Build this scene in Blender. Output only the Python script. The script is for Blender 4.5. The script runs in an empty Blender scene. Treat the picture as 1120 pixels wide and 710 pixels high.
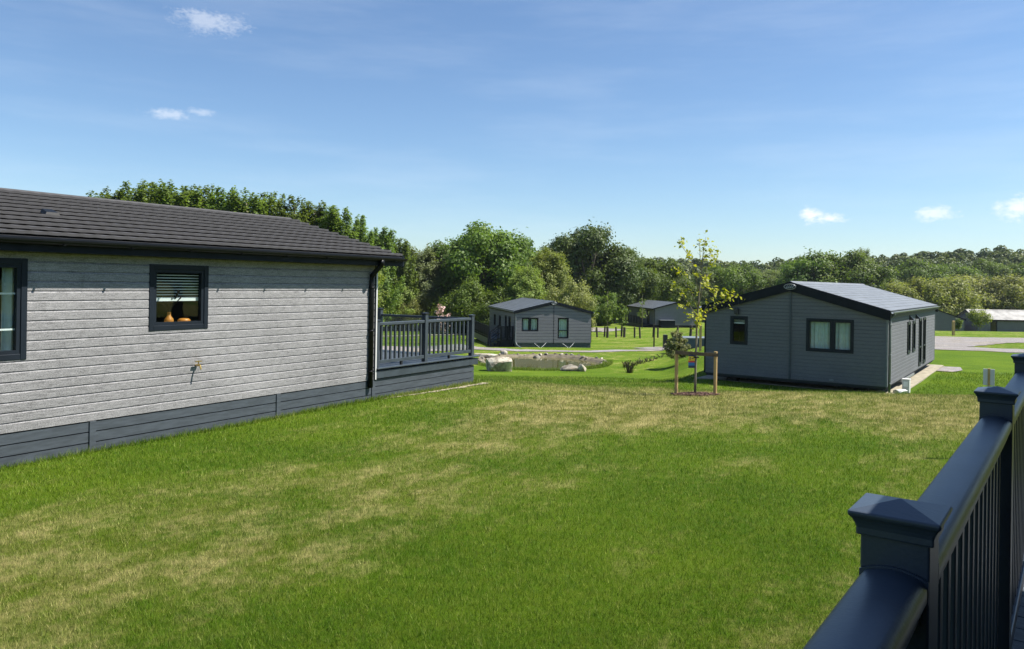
import bpy, bmesh, math, random
import numpy as np
from mathutils import Vector, Matrix

R = math.radians
scene = bpy.context.scene
col = scene.collection
random.seed(7)
FPX = 841.0
EYE = 2.4
ROLL = 0.0155

def hor(px):                       # image row of the horizon in the photograph, used only to work out real sizes
    return 309.5 + ROLL * (px - 560)

# ------------------------------------------------------------------ helpers
def tag(o, label=None, cat=None, group=None, kind=None):
    if label: o['label'] = label
    if cat: o['category'] = cat
    if group: o['group'] = group
    if kind: o['kind'] = kind
    return o

def empty(name, loc=(0, 0, 0), rz=0.0):
    o = bpy.data.objects.new(name, None)
    o.empty_display_size = 0.3
    o.location = loc
    o.rotation_euler = (0, 0, rz)
    col.objects.link(o)
    return o

class MB:
    def __init__(self):
        self.v = []; self.f = []; self.m = []
    def face(self, pts, mi=0):
        n = len(self.v)
        self.v.extend([tuple(p) for p in pts])
        self.f.append(tuple(range(n, n + len(pts)))); self.m.append(mi)
    def box(self, x0, x1, y0, y1, z0, z1, mi=0):
        n = len(self.v)
        self.v.extend([(x0, y0, z0), (x1, y0, z0), (x1, y1, z0), (x0, y1, z0),
                       (x0, y0, z1), (x1, y0, z1), (x1, y1, z1), (x0, y1, z1)])
        for q in ((3, 2, 1, 0), (4, 5, 6, 7), (0, 1, 5, 4), (1, 2, 6, 5), (2, 3, 7, 6), (3, 0, 4, 7)):
            self.f.append(tuple(n + i for i in q)); self.m.append(mi)
    def prism(self, a, b, mi=0):
        """solid between two matching loops a and b"""
        n = len(self.v); k = len(a)
        self.v.extend([tuple(p) for p in a]); self.v.extend([tuple(p) for p in b])
        self.f.append(tuple(n + i for i in reversed(range(k)))); self.m.append(mi)
        self.f.append(tuple(n + k + i for i in range(k))); self.m.append(mi)
        for i in range(k):
            j = (i + 1) % k
            self.f.append((n + i, n + j, n + k + j, n + k + i)); self.m.append(mi)
    def obox(self, o, u, n, x0, x1, d0, d1, z0, z1, mi=0):
        """box on a wall: x along u, d along outward normal n, z up"""
        o = Vector(o); u = Vector(u); n = Vector(n); Z = Vector((0, 0, 1))
        def P(x, d, z): return o + u * x + n * d + Z * z
        self.prism([P(x0, d0, z0), P(x1, d0, z0), P(x1, d1, z0), P(x0, d1, z0)],
                   [P(x0, d0, z1), P(x1, d0, z1), P(x1, d1, z1), P(x0, d1, z1)], mi)
    def tube(self, pts, rad, seg=8, mi=0, cap=True):
        pts = [Vector(p) for p in pts]
        if not isinstance(rad, (list, tuple)): rad = [rad] * len(pts)
        rings = []
        ref = Vector((0.13, 0.31, 0.94))
        for i, p in enumerate(pts):
            t = (pts[min(i + 1, len(pts) - 1)] - pts[max(i - 1, 0)])
            t = t.normalized() if t.length > 1e-9 else Vector((0, 0, 1))
            a = t.cross(ref)
            if a.length < 1e-3: a = t.cross(Vector((1, 0, 0)))
            a.normalize(); b = t.cross(a)
            n = len(self.v)
            for k in range(seg):
                an = 2 * math.pi * k / seg
                self.v.append(tuple(p + (a * math.cos(an) + b * math.sin(an)) * rad[i]))
            rings.append(n)
        for i in range(len(rings) - 1):
            for k in range(seg):
                k2 = (k + 1) % seg
                self.f.append((rings[i] + k, rings[i] + k2, rings[i + 1] + k2, rings[i + 1] + k)); self.m.append(mi)
        if cap:
            self.f.append(tuple(rings[0] + k for k in reversed(range(seg)))); self.m.append(mi)
            self.f.append(tuple(rings[-1] + k for k in range(seg))); self.m.append(mi)
    def mesh(self, name, mats, smooth=False):
        me = bpy.data.meshes.new(name)
        me.from_pydata(self.v, [], self.f)
        if not isinstance(mats, (list, tuple)): mats = [mats]
        for m in mats: me.materials.append(m)
        me.polygons.foreach_set('material_index', self.m)
        bm = bmesh.new(); bm.from_mesh(me)
        bmesh.ops.recalc_face_normals(bm, faces=bm.faces)
        bm.to_mesh(me); bm.free()
        if smooth: me.polygons.foreach_set('use_smooth', [True] * len(me.polygons))
        me.update()
        return me
    def build(self, name, mats, parent=None, smooth=False, bevel=0.0):
        o = bpy.data.objects.new(name, self.mesh(name, mats, smooth))
        col.objects.link(o)
        if parent: o.parent = parent
        if bevel:
            b = o.modifiers.new('bevel', 'BEVEL'); b.width = bevel; b.segments = 2; b.limit_method = 'ANGLE'
        return o

def dup(root, loc=None, rz=None, scale=None):
    c = root.copy(); col.objects.link(c)
    if loc is not None: c.location = loc
    if rz is not None: c.rotation_euler = (0, 0, rz)
    if scale is not None: c.scale = scale
    for ch in root.children:
        d = ch.copy(); col.objects.link(d); d.parent = c
        for g in ch.children:
            e = g.copy(); col.objects.link(e); e.parent = d
    return c

# ------------------------------------------------------------------ materials
class NT:
    def __init__(self, nt): self.nt = nt
    def n(self, typ, **kw):
        nd = self.nt.nodes.new(typ)
        for k, v in kw.items():
            if k.startswith('i_'):
                key = k[2:]
                nd.inputs[int(key) if key.isdigit() else key.replace('_', ' ')].default_value = v
            else: setattr(nd, k, v)
        return nd
    def l(self, a, b): self.nt.links.new(a, b)
    def math(self, op, a, b=None, c=None, clamp=False):
        nd = self.n('ShaderNodeMath', operation=op, use_clamp=clamp)
        for i, x in enumerate((a, b, c)):
            if x is None: continue
            if isinstance(x, (int, float)): nd.inputs[i].default_value = x
            else: self.l(x, nd.inputs[i])
        return nd.outputs[0]
    def mix(self, fac, a, b, blend='MIX'):
        nd = self.n('ShaderNodeMix', data_type='RGBA', blend_type=blend)
        for sock, x in ((nd.inputs[0], fac), (nd.inputs[6], a), (nd.inputs[7], b)):
            if isinstance(x, (int, float)): sock.default_value = x
            elif isinstance(x, tuple): sock.default_value = (*x[:3], 1)
            else: self.l(x, sock)
        return nd.outputs[2]
    def ramp(self, fac, p0, p1, smooth=True):
        nd = self.n('ShaderNodeMapRange', interpolation_type='SMOOTHSTEP' if smooth else 'LINEAR')
        self.l(fac, nd.inputs[0]); nd.inputs[1].default_value = p0; nd.inputs[2].default_value = p1
        return nd.outputs[0]
    def noise(self, vec, scale, detail=4, rough=0.55):
        nd = self.n('ShaderNodeTexNoise')
        nd.inputs['Scale'].default_value = scale; nd.inputs['Detail'].default_value = detail
        nd.inputs['Roughness'].default_value = rough
        if vec is not None: self.l(vec, nd.inputs['Vector'])
        return nd.outputs[0]
    def mapping(self, vec, scale=(1, 1, 1), rot=(0, 0, 0), loc=(0, 0, 0)):
        nd = self.n('ShaderNodeMapping')
        self.l(vec, nd.inputs[0]); nd.inputs['Scale'].default_value = scale
        nd.inputs['Rotation'].default_value = rot; nd.inputs['Location'].default_value = loc
        return nd.outputs[0]

def new_mat(name):
    m = bpy.data.materials.new(name); m.use_nodes = True
    t = NT(m.node_tree)
    b = m.node_tree.nodes['Principled BSDF']
    return m, t, b

def objco(t): return t.n('ShaderNodeTexCoord').outputs['Object']

def plain(name, c, rough=0.5, metal=0.0, var=0.12, nscale=6.0, bump=0.0, bscale=60.0, spec=0.5, stretch=(1, 1, 1)):
    m, t, b = new_mat(name)
    oc = t.mapping(objco(t), stretch)
    f = t.noise(oc, nscale, 5, 0.6)
    lo = tuple(x * (1 - var) for x in c); hi = tuple(min(1, x * (1 + var)) for x in c)
    t.l(t.mix(t.ramp(f, 0.3, 0.7), lo, hi), b.inputs['Base Color'])
    b.inputs['Roughness'].default_value = rough; b.inputs['Metallic'].default_value = metal
    b.inputs['Specular IOR Level'].default_value = spec
    if bump:
        bn = t.n('ShaderNodeBump'); bn.inputs['Strength'].default_value = bump; bn.inputs['Distance'].default_value = 0.01
        t.l(t.noise(oc, bscale, 4), bn.inputs['Height']); t.l(bn.outputs[0], b.inputs['Normal'])
    return m

def siding_mat(name, c, contrast=0.3):
    m, t, b = new_mat(name)
    oc = objco(t)
    g = t.noise(t.mapping(oc, (2.6, 2.6, 30)), 3.0, 8, 0.72)
    g2 = t.noise(t.mapping(oc, (22, 22, 60)), 2.5, 5, 0.7)
    g3 = t.noise(oc, 0.8, 3)
    g4 = t.noise(t.mapping(oc, (40, 40, 75)), 2.0, 3, 0.8)
    f = t.math('ADD', t.math('MULTIPLY', g, 0.34), t.math('ADD', t.math('MULTIPLY', g2, 0.40), t.math('ADD', t.math('MULTIPLY', g3, 0.10), t.math('MULTIPLY', g4, 0.26))))
    lo = tuple(x * (1 - contrast) for x in c); hi = tuple(x * (1 + contrast) for x in c)
    t.l(t.mix(t.ramp(f, 0.46, 0.63, False), lo, hi), b.inputs['Base Color'])
    b.inputs['Roughness'].default_value = 0.75; b.inputs['Specular IOR Level'].default_value = 0.3
    bn = t.n('ShaderNodeBump'); bn.inputs['Strength'].default_value = 0.35; bn.inputs['Distance'].default_value = 0.006
    t.l(f, bn.inputs['Height']); t.l(bn.outputs[0], b.inputs['Normal'])
    return m

def glass_mat(name):
    m, t, b = new_mat(name)
    nt = m.node_tree
    nt.nodes.remove(b)
    out = nt.nodes['Material Output']
    tr = t.n('ShaderNodeBsdfTransparent'); tr.inputs[0].default_value = (0.80, 0.86, 0.84, 1)
    gl = t.n('ShaderNodeBsdfGlossy'); gl.inputs['Roughness'].default_value = 0.015
    fr = t.n('ShaderNodeLayerWeight'); fr.inputs[0].default_value = 0.5
    mx = t.n('ShaderNodeMixShader')
    t.l(t.math('ADD', 0.05, t.math('MULTIPLY', t.math('POWER', fr.outputs['Facing'], 4.0), 0.75)), mx.inputs[0]); t.l(tr.outputs[0], mx.inputs[1]); t.l(gl.outputs[0], mx.inputs[2])
    t.l(mx.outputs[0], out.inputs['Surface'])
    return m

def leaf_mat(name, lo, hi, trans=0.42):
    m, t, b = new_mat(name)
    nt = m.node_tree
    at = t.n('ShaderNodeAttribute'); at.attribute_name = 'tint'
    oi = t.n('ShaderNodeObjectInfo')
    c = t.mix(at.outputs['Fac'], lo, hi)
    hs = t.n('ShaderNodeHueSaturation')
    hs.inputs['Saturation'].default_value = 1.0
    t.l(t.math('ADD', 0.480, t.math('MULTIPLY', oi.outputs['Random'], 0.024)), hs.inputs['Hue'])
    t.l(t.math('ADD', 0.82, t.math('MULTIPLY', oi.outputs['Random'], 0.36)), hs.inputs['Value'])
    t.l(c, hs.inputs['Color'])
    t.l(hs.outputs[0], b.inputs['Base Color'])
    b.inputs['Roughness'].default_value = 0.55; b.inputs['Specular IOR Level'].default_value = 0.3
    tl = t.n('ShaderNodeBsdfTranslucent')
    t.l(t.mix(1.0, hs.outputs[0], (1.3, 1.35, 0.6), 'MULTIPLY'), tl.inputs[0])
    mx = t.n('ShaderNodeMixShader'); mx.inputs[0].default_value = trans
    t.l(b.outputs[0], mx.inputs[1]); t.l(tl.outputs[0], mx.inputs[2])
    t.l(mx.outputs[0], nt.nodes['Material Output'].inputs['Surface'])
    return m

M = {}
M['siding'] = siding_mat('pale grey wood grain cladding', (0.222, 0.218, 0.220), 0.62)
M['siding_mid'] = siding_mat('mid grey wood grain cladding', (0.160, 0.160, 0.178), 0.28)
M['siding_dark'] = siding_mat('slate grey wood grain cladding', (0.130, 0.135, 0.145), 0.30)
M['skirt'] = plain('dark slate skirting board', (0.055, 0.066, 0.079), 0.55, var=0.2, nscale=4, bump=0.15, bscale=90, stretch=(1, 1, 8))
M['trim'] = plain('anthracite trim', (0.010, 0.013, 0.018), 0.5, var=0.2, nscale=3, spec=0.12)
M['pvc'] = plain('anthracite window frame plastic', (0.014, 0.019, 0.026), 0.4, var=0.12, nscale=3, spec=0.15)
M['black'] = plain('black rainwater plastic', (0.007, 0.008, 0.009), 0.42, var=0.2, spec=0.2)
M['pipe_grey'] = plain('grey rainwater plastic', (0.16, 0.18, 0.19), 0.4)
M['void'] = plain('dark underfloor steel', (0.02, 0.021, 0.023), 0.8)
M['rail'] = plain('anthracite composite railing', (0.038, 0.053, 0.076), 0.42, var=0.14, nscale=5, bump=0.06, bscale=140)
M['rail_far'] = plain('slate composite railing', (0.040, 0.052, 0.064), 0.45, var=0.15, nscale=5)
M['cap_black'] = plain('black post cap', (0.015, 0.017, 0.02), 0.4)
M['board'] = plain('grooved composite deck board', (0.055, 0.066, 0.08), 0.6, var=0.25, nscale=8, bump=0.4, bscale=60, stretch=(1, 6, 1))
M['white'] = plain('white plastic', (0.62, 0.62, 0.60), 0.4, var=0.05)
M['offwhite'] = plain('pale blind slat', (0.85, 0.86, 0.86), 0.5, var=0.04)
M['curtain'] = plain('pale green grey curtain', (0.62, 0.72, 0.70), 0.9, var=0.08)
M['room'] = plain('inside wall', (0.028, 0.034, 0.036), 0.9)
M['brass'] = plain('brass', (0.55, 0.38, 0.12), 0.35, metal=0.9)
M['orange'] = plain('amber glazed pottery', (0.55, 0.22, 0.04), 0.35)
M['tan'] = plain('tan woven cushion', (0.50, 0.30, 0.12), 0.85, bump=0.3)
M['roof_tile'] = plain('charcoal pressed roof tile', (0.050, 0.0485, 0.0495), 0.8, var=0.12, nscale=9, bump=0.25, bscale=160)
M['roof_grey'] = plain('weathered grey shingle', (0.145, 0.156, 0.168), 0.5, var=0.22, nscale=3, bump=0.35, bscale=60)
M['roof_pale'] = plain('pale weathered roof sheet', (0.30, 0.29, 0.27), 0.7, var=0.35, nscale=0.8)
M['roof_dark'] = plain('dark slate roof', (0.075, 0.085, 0.095), 0.55, var=0.2, nscale=3, bump=0.3)
M['stake'] = plain('sawn softwood stake', (0.44, 0.30, 0.13), 0.85, var=0.25, nscale=6, bump=0.3, stretch=(5, 5, 0.6))
M['bar'] = plain('weathered tree tie rail', (0.12, 0.09, 0.06), 0.9, var=0.3)
M['fencepost'] = plain('dark treated timber post', (0.035, 0.028, 0.022), 0.9, var=0.3)
M['bark'] = plain('grey brown bark', (0.13, 0.105, 0.08), 0.95, var=0.35, nscale=8, bump=0.7, bscale=30, stretch=(3, 3, 0.6))
M['stem'] = plain('smooth sapling bark', (0.17, 0.15, 0.11), 0.8, var=0.2)
M['mulch'] = plain('bark mulch', (0.09, 0.045, 0.03), 0.95, var=0.5, nscale=30)
M['concrete'] = plain('pale concrete slab', (0.28, 0.25, 0.18), 0.9, var=0.25, nscale=4, bump=0.3)
M['sand'] = plain('bare sandy soil', (0.28, 0.245, 0.165), 0.95, var=0.3, nscale=5, bump=0.5)
M['blue'] = plain('dark blue panel', (0.05, 0.075, 0.115), 0.5)
M['steel'] = plain('galvanised steel', (0.35, 0.37, 0.4), 0.4, metal=0.6)
M['red'] = plain('red label print', (0.6, 0.05, 0.03), 0.5)
M['yellow'] = plain('yellow label print', (0.75, 0.55, 0.03), 0.5)
M['bluelabel'] = plain('blue label print', (0.03, 0.16, 0.42), 0.5)
M['navy'] = plain('navy label print', (0.02, 0.03, 0.08), 0.5)
M['pink'] = plain('pink blossom', (0.6, 0.40, 0.36), 0.7)
M['glass'] = glass_mat('window glass')

M['clay'] = plain('wet pond clay', (0.15, 0.125, 0.08), 0.8, var=0.4, nscale=3, bump=0.5)
def stone_mat(nm='limestone boulder', k=1.0):
    m, t, b = new_mat(nm)
    oc = objco(t)
    f = t.noise(oc, 2.2, 8, 0.65)
    f2 = t.noise(oc, 0.9, 3)
    c = t.mix(t.ramp(f, 0.35, 0.62), (0.17 * k, 0.14 * k, 0.10 * k), (0.50 * k, 0.46 * k, 0.37 * k))
    c = t.mix(t.ramp(f2, 0.56, 0.7), c, (0.20, 0.16, 0.11))
    t.l(c, b.inputs['Base Color']); b.inputs['Roughness'].default_value = 0.9
    bn = t.n('ShaderNodeBump'); bn.inputs['Strength'].default_value = 0.8; bn.inputs['Distance'].default_value = 0.06
    t.l(f, bn.inputs['Height']); t.l(bn.outputs[0], b.inputs['Normal'])
    return m
M['stone'] = stone_mat()
M['stone_rim'] = stone_mat('brown field stone', 0.55)

def gravel_mat(name, a, bcol):
    m, t, b = new_mat(name)
    pos = t.n('ShaderNodeNewGeometry').outputs['Position']
    f = t.noise(pos, 14, 6, 0.75); g = t.noise(pos, 0.35, 4); h = t.noise(pos, 1.6, 5, 0.7)
    c = t.mix(t.ramp(f, 0.35, 0.65), a, bcol)
    c = t.mix(t.math('MULTIPLY', t.ramp(g, 0.48, 0.62), 0.55), c, (0.20, 0.17, 0.12))
    c = t.mix(t.math('MULTIPLY', t.ramp(h, 0.52, 0.68), 0.4), c, (0.50, 0.45, 0.38))
    t.l(c, b.inputs['Base Color']); b.inputs['Roughness'].default_value = 0.95
    bn = t.n('ShaderNodeBump'); bn.inputs['Strength'].default_value = 0.9; bn.inputs['Distance'].default_value = 0.04
    t.l(f, bn.inputs['Height']); t.l(bn.outputs[0], b.inputs['Normal'])
    return m
M['gravel'] = gravel_mat('gravel', (0.13, 0.119, 0.114), (0.27, 0.248, 0.235))
M['path'] = gravel_mat('path grit', (0.16, 0.145, 0.15), (0.28, 0.26, 0.265))

def water_mat():
    m, t, b = new_mat('murky pond water')
    b.inputs['Base Color'].default_value = (0.080, 0.080, 0.022, 1)
    b.inputs['Roughness'].default_value = 0.06
    b.inputs['Specular IOR Level'].default_value = 0.5
    pos = t.n('ShaderNodeNewGeometry').outputs['Position']
    f = t.noise(t.mapping(pos, (1, 2.2, 1)), 2.2, 4, 0.6)
    bn = t.n('ShaderNodeBump'); bn.inputs['Strength'].default_value = 0.06; bn.inputs['Distance'].default_value = 0.03
    t.l(f, bn.inputs['Height']); t.l(bn.outputs[0], b.inputs['Normal'])
    return m
M['water'] = water_mat()

def lawn_color(t):
    """mown grass with dry, straw coloured patches that run in streaks along the mowing lines"""
    pos = t.n('ShaderNodeNewGeometry').outputs['Position']
    sep = t.n('ShaderNodeSeparateXYZ'); t.l(pos, sep.inputs[0])
    X, Y = sep.outputs[0], sep.outputs[1]
    st = t.mapping(pos, (1, 1, 0.0), (0, 0, R(33)))
    streak = t.noise(t.mapping(st, (1.35, 0.30, 1)), 0.55, 5, 0.62)
    patch = t.noise(t.mapping(pos, (0.7, 1.0, 0)), 0.42, 6, 0.62)
    fine = t.noise(t.mapping(pos, (1, 1, 0)), 7.0, 6, 0.75)
    mid = t.noise(t.mapping(st, (1.5, 0.8, 0), (0, 0, 0), (3.1, 7.7, 0)), 1.5, 5, 0.65)
    # where the ground dries out: worn band across the middle, rear lawn and a stripe in front
    band = t.math('MULTIPLY', t.ramp(Y, 11.5, 15.0), t.math('SUBTRACT', 1.0, t.ramp(Y, 23.0, 26.0)))
    bandx = t.ramp(X, -4.0, 3.0)
    band = t.math('MULTIPLY', band, bandx)
    across = t.math('SUBTRACT', t.math('MULTIPLY', X, 0.84), t.math('MULTIPLY', Y, 0.54))   # distance across the mowing lines
    s1 = t.math('MULTIPLY', t.ramp(across, -8.7, -7.6), t.math('SUBTRACT', 1.0, t.ramp(across, -5.4, -3.9)))
    s1 = t.math('MULTIPLY', s1, t.math('SUBTRACT', 1.0, t.ramp(Y, 17.0, 22.0)))
    s2 = t.math('MULTIPLY', t.math('MULTIPLY', t.ramp(across, -2.2, -0.9), t.math('SUBTRACT', 1.0, t.ramp(Y, 14.0, 18.0))), 0.14)
    far = t.math('MULTIPLY', t.ramp(Y, 38, 56), 0.10)
    lush = t.math('MULTIPLY', t.math('MULTIPLY', t.ramp(X, 9, 13), t.ramp(Y, 24.5, 27)), t.math('SUBTRACT', 1.0, t.ramp(Y, 46, 52)))
    d = t.math('ADD', t.math('MULTIPLY', streak, 0.62), t.math('MULTIPLY', patch, 0.50))
    streak2 = t.noise(t.mapping(st, (5.5, 1.1, 0), (0, 0, 0), (9.1, 2.7, 0)), 1.0, 6, 0.7)
    d = t.math('ADD', d, t.math('MULTIPLY', fine, 0.40))
    d = t.math('ADD', d, t.math('MULTIPLY', t.math('SUBTRACT', streak2, 0.4), 0.36))
    d = t.math('ADD', d, t.math('MULTIPLY', mid, 0.28))
    d = t.math('ADD', d, t.math('MULTIPLY', band, 0.30))
    d = t.math('ADD', d, t.math('MULTIPLY', s1, 0.175))
    d = t.math('ADD', d, far)
    d = t.math('ADD', d, s2)
    d = t.math('SUBTRACT', d, t.math('MULTIPLY', lush, 0.22))
    crest = t.math('ABSOLUTE', t.math('SUBTRACT', Y, t.math('SUBTRACT', 25.1, t.math('MULTIPLY', X, 0.126))))
    crest = t.math('MULTIPLY', t.math('SUBTRACT', 1.0, t.ramp(crest, 0.5, 1.3)), t.ramp(X, 4.5, 6.5))
    d = t.math('SUBTRACT', d, t.math('MULTIPLY', crest, 0.40))
    dry = t.ramp(d, 0.94, 1.34)
    g1 = t.mix(t.ramp(patch, 0.35, 0.65), (0.066, 0.148, 0.004), (0.118, 0.208, 0.008))
    g1 = t.mix(t.math('MULTIPLY', t.ramp(fine, 0.35, 0.7), 0.5), g1, (0.17, 0.225, 0.02))
    g2 = t.mix(t.ramp(t.math('ADD', t.math('MULTIPLY', mid, 0.6), t.math('MULTIPLY', fine, 0.4)), 0.40, 0.64), (0.155, 0.185, 0.026), (0.46, 0.41, 0.17))
    c = t.mix(dry, g1, g2)
    return c, fine, dry

def ground_mat():
    m, t, b = new_mat('mown lawn')
    c, f, d = lawn_color(t)
    t.l(t.mix(1.0, c, (0.86, 0.84, 0.80), 'MULTIPLY'), b.inputs['Base Color'])
    b.inputs['Roughness'].default_value = 0.95; b.inputs['Specular IOR Level'].default_value = 0.1
    pos = t.n('ShaderNodeNewGeometry').outputs['Position']
    h = t.math('ADD', t.noise(pos, 9.0, 8, 0.85), t.math('MULTIPLY', t.noise(pos, 45.0, 3, 0.8), 0.5))
    bn = t.n('ShaderNodeBump'); bn.inputs['Strength'].default_value = 1.0; bn.inputs['Distance'].default_value = 0.07
    t.l(h, bn.inputs['Height']); t.l(bn.outputs[0], b.inputs['Normal'])
    return m
M['lawn'] = ground_mat()

def blade_mat():
    m, t, b = new_mat('grass blade')
    nt = m.node_tree
    c, f, d = lawn_color(t)
    at = t.n('ShaderNodeAttribute'); at.attribute_name = 'tint'
    hs = t.n('ShaderNodeHueSaturation')
    t.l(t.math('ADD', 0.62, t.math('MULTIPLY', at.outputs['Fac'], 0.85)), hs.inputs['Value'])
    t.l(t.math('SUBTRACT', 0.508, t.math('MULTIPLY', at.outputs['Fac'], 0.02)), hs.inputs['Hue'])
    t.l(c, hs.inputs['Color'])
    pale = t.math('MULTIPLY', t.ramp(at.outputs['Fac'], 0.80, 0.86), t.math('ADD', 0.30, t.math('MULTIPLY', d, 0.6)))
    col_ = t.mix(pale, hs.outputs[0], (0.46, 0.42, 0.17))
    hs = None
    t.l(col_, b.inputs['Base Color'])
    b.inputs['Roughness'].default_value = 0.6; b.inputs['Specular IOR Level'].default_value = 0.25
    tl = t.n('ShaderNodeBsdfTranslucent'); t.l(col_, tl.inputs[0])
    mx = t.n('ShaderNodeMixShader'); mx.inputs[0].default_value = 0.4
    t.l(b.outputs[0], mx.inputs[1]); t.l(tl.outputs[0], mx.inputs[2])
    t.l(mx.outputs[0], nt.nodes['Material Output'].inputs['Surface'])
    return m
M['blade'] = blade_mat()

M['leaf_oak'] = leaf_mat('oak leaf', (0.061, 0.108, 0.018), (0.147, 0.221, 0.035))
M['leaf_dark'] = leaf_mat('dark oak leaf', (0.038, 0.071, 0.017), (0.095, 0.143, 0.028), 0.25)
M['leaf_willow'] = leaf_mat('willow leaf', (0.134, 0.185, 0.037), (0.268, 0.342, 0.080))
M['leaf_grey'] = leaf_mat('grey willow leaf', (0.118, 0.154, 0.061), (0.221, 0.268, 0.114))
M['leaf_pale'] = leaf_mat('pale sallow leaf', (0.17, 0.195, 0.06), (0.31, 0.33, 0.13))
M['leaf_feather'] = leaf_mat('poplar leaf', (0.068, 0.114, 0.022), (0.182, 0.259, 0.053))
M['leaf_sallow'] = leaf_mat('sallow leaf', (0.150, 0.180, 0.042), (0.270, 0.300, 0.085))
M['leaf_young'] = leaf_mat('fresh yellow green leaf', (0.24, 0.30, 0.015), (0.44, 0.46, 0.03), 0.45)
M['leaf_pine'] = leaf_mat('pine needle', (0.14, 0.165, 0.065), (0.27, 0.28, 0.12), 0.3)
M['leaf_reed'] = leaf_mat('dry dark stem', (0.05, 0.042, 0.02), (0.12, 0.10, 0.045), 0.15)

# ------------------------------------------------------------------ terrain
def sstep(x, a, b):
    t = np.clip((x - a) / (b - a), 0, 1); return t * t * (3 - 2 * t)

PC = (np.array([-60, 0, 14, 20, 25, 31, 41, 57, 75, 100, 125, 200, 700.]),
      np.array([0, 0, 0, -.43, -.95, -1.5, -2.36, -2.44, -2.92, -3.1, -3.6, -4.2, -4.5]))
PL = (np.array([-60, 0, 16, 18.6, 21, 25, 31, 41, 57, 75, 100, 125, 200, 700.]),
      np.array([0, 0, 0, 0.02, -.25, -.85, -1.5, -2.36, -2.44, -2.92, -3.1, -3.6, -4.2, -4.5]))
PR = (np.array([-60, 0, 14, 20, 22.2, 24.3, 26.5, 32, 48, 74, 87, 125, 200, 700.]),
      np.array([0, 0, 0, -.43, -.66, -1.12, -1.2, -1.25, -1.5, -2.0, -2.25, -4.5, -5.0, -5.0]))
def smooth_interp(y, P):
    y = np.asarray(y, float)
    # average over a small window to round the breaks
    w = np.clip(y * 0.035, 0.35, 4.0)
    return sum(np.interp(y + k * w, P[0], P[1]) for k in (-1, -0.5, 0, 0.5, 1)) / 5
POND = (1.75, 47.6, 3.75, 4.6, -2.56)
def pond_r(X, Y):
    a = np.arctan2((Y - POND[1]) / POND[3], (X - POND[0]) / POND[2])
    wob = 1 + 0.07 * np.sin(3 * a + 0.6) + 0.04 * np.sin(5 * a + 2.0)
    return np.sqrt(((X - POND[0]) / POND[2]) ** 2 + ((Y - POND[1]) / POND[3]) ** 2) / wob
def terr(X, Y):
    X = np.asarray(X, float); Y = np.asarray(Y, float)
    u = X / np.maximum(Y, 1.0)
    k = sstep(u, 0.19, 0.27)
    m = sstep(X, -0.8, 4.0)
    zc = smooth_interp(Y, PC) * m + smooth_interp(Y, PL) * (1 - m)
    z = zc * (1 - k) + smooth_interp(Y, PR) * k
    z = z + 0.02 * np.sin(X * 0.9 + 1.3) * np.sin(Y * 0.7) * sstep(Y, 6, 14) + 0.03 * np.sin(X * .31 + Y * .23) * sstep(Y, 9, 16)
    r = pond_r(X, Y)
    z = z - 0.55 * (1 - sstep(r, 0.80, 1.04))
    # far wooded rise
    z = z + 7.0 * sstep(np.hypot(X, Y), 190, 330)
    return z
def tz(x, y): return float(terr(x, y))

def axis(lo, hi, segs):
    out = []
    for a, b, st in segs: out.extend(np.arange(a, b, st))
    out.append(hi)
    return np.array(out)
def build_ground():
    xs = axis(-600, 700, [(-600, -100, 25), (-100, -20, 4), (-20, 26, 0.4), (26, 60, 1.0), (60, 120, 4), (120, 700, 25)])
    ys = axis(-200, 800, [(-200, -10, 20), (-10, 62, 0.4), (62, 135, 1.5), (135, 250, 6), (250, 800, 25)])
    GX, GY = np.meshgrid(xs, ys)
    GZ = terr(GX, GY)
    nx, ny = len(xs), len(ys)
    V = np.stack([GX, GY, GZ], -1).reshape(-1, 3)
    i = np.arange(nx - 1); j = np.arange(ny - 1)
    I, J = np.meshgrid(i, j)
    a = (J * nx + I).ravel()
    F = np.stack([a, a + 1, a + nx + 1, a + nx], -1)
    me = bpy.data.meshes.new('ground')
    me.from_pydata(V.tolist(), [], F.tolist())
    me.materials.append(M['lawn'])
    me.polygons.foreach_set('use_smooth', [True] * len(me.polygons))
    o = bpy.data.objects.new('ground', me); col.objects.link(o)
    tag(o, kind='structure')
build_ground()

def sheet(name, centre, widths, mat, lift=0.02, sub=10, cross=6, kind='structure', jag=0.0):
    """strip on the terrain along a centre line"""
    P = [Vector((x, y, 0)) for x, y in centre]
    L = []; W = []
    for i in range(len(P) - 1):
        for k in range(sub):
            f = k / sub; L.append(P[i].lerp(P[i + 1], f)); W.append(widths[i] * (1 - f) + widths[i + 1] * f)
    L.append(P[-1]); W.append(widths[-1])
    v = []; f = []
    rnd = random.Random(len(L))
    for i, p in enumerate(L):
        t = (L[min(i + 1, len(L) - 1)] - L[max(i - 1, 0)]).normalized(); n = Vector((t.y, -t.x, 0))
        ja, jb = rnd.uniform(-jag, jag), rnd.uniform(-jag, jag)
        for k in range(cross + 1):
            q = p + n * W[i] * (k / cross - 0.5)
            if k == 0: q = q + n * ja
            if k == cross: q = q + n * jb
            v.append((q.x, q.y, tz(q.x, q.y) + lift))
    for i in range(len(L) - 1):
        for k in range(cross):
            a = i * (cross + 1) + k; f.append((a, a + 1, a + cross + 2, a + cross + 1))
    me = bpy.data.meshes.new(name); me.from_pydata(v, [], f); me.materials.append(mat)
    o = bpy.data.objects.new(name, me); col.objects.link(o)
    if kind: tag(o, kind=kind)
    return o

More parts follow.
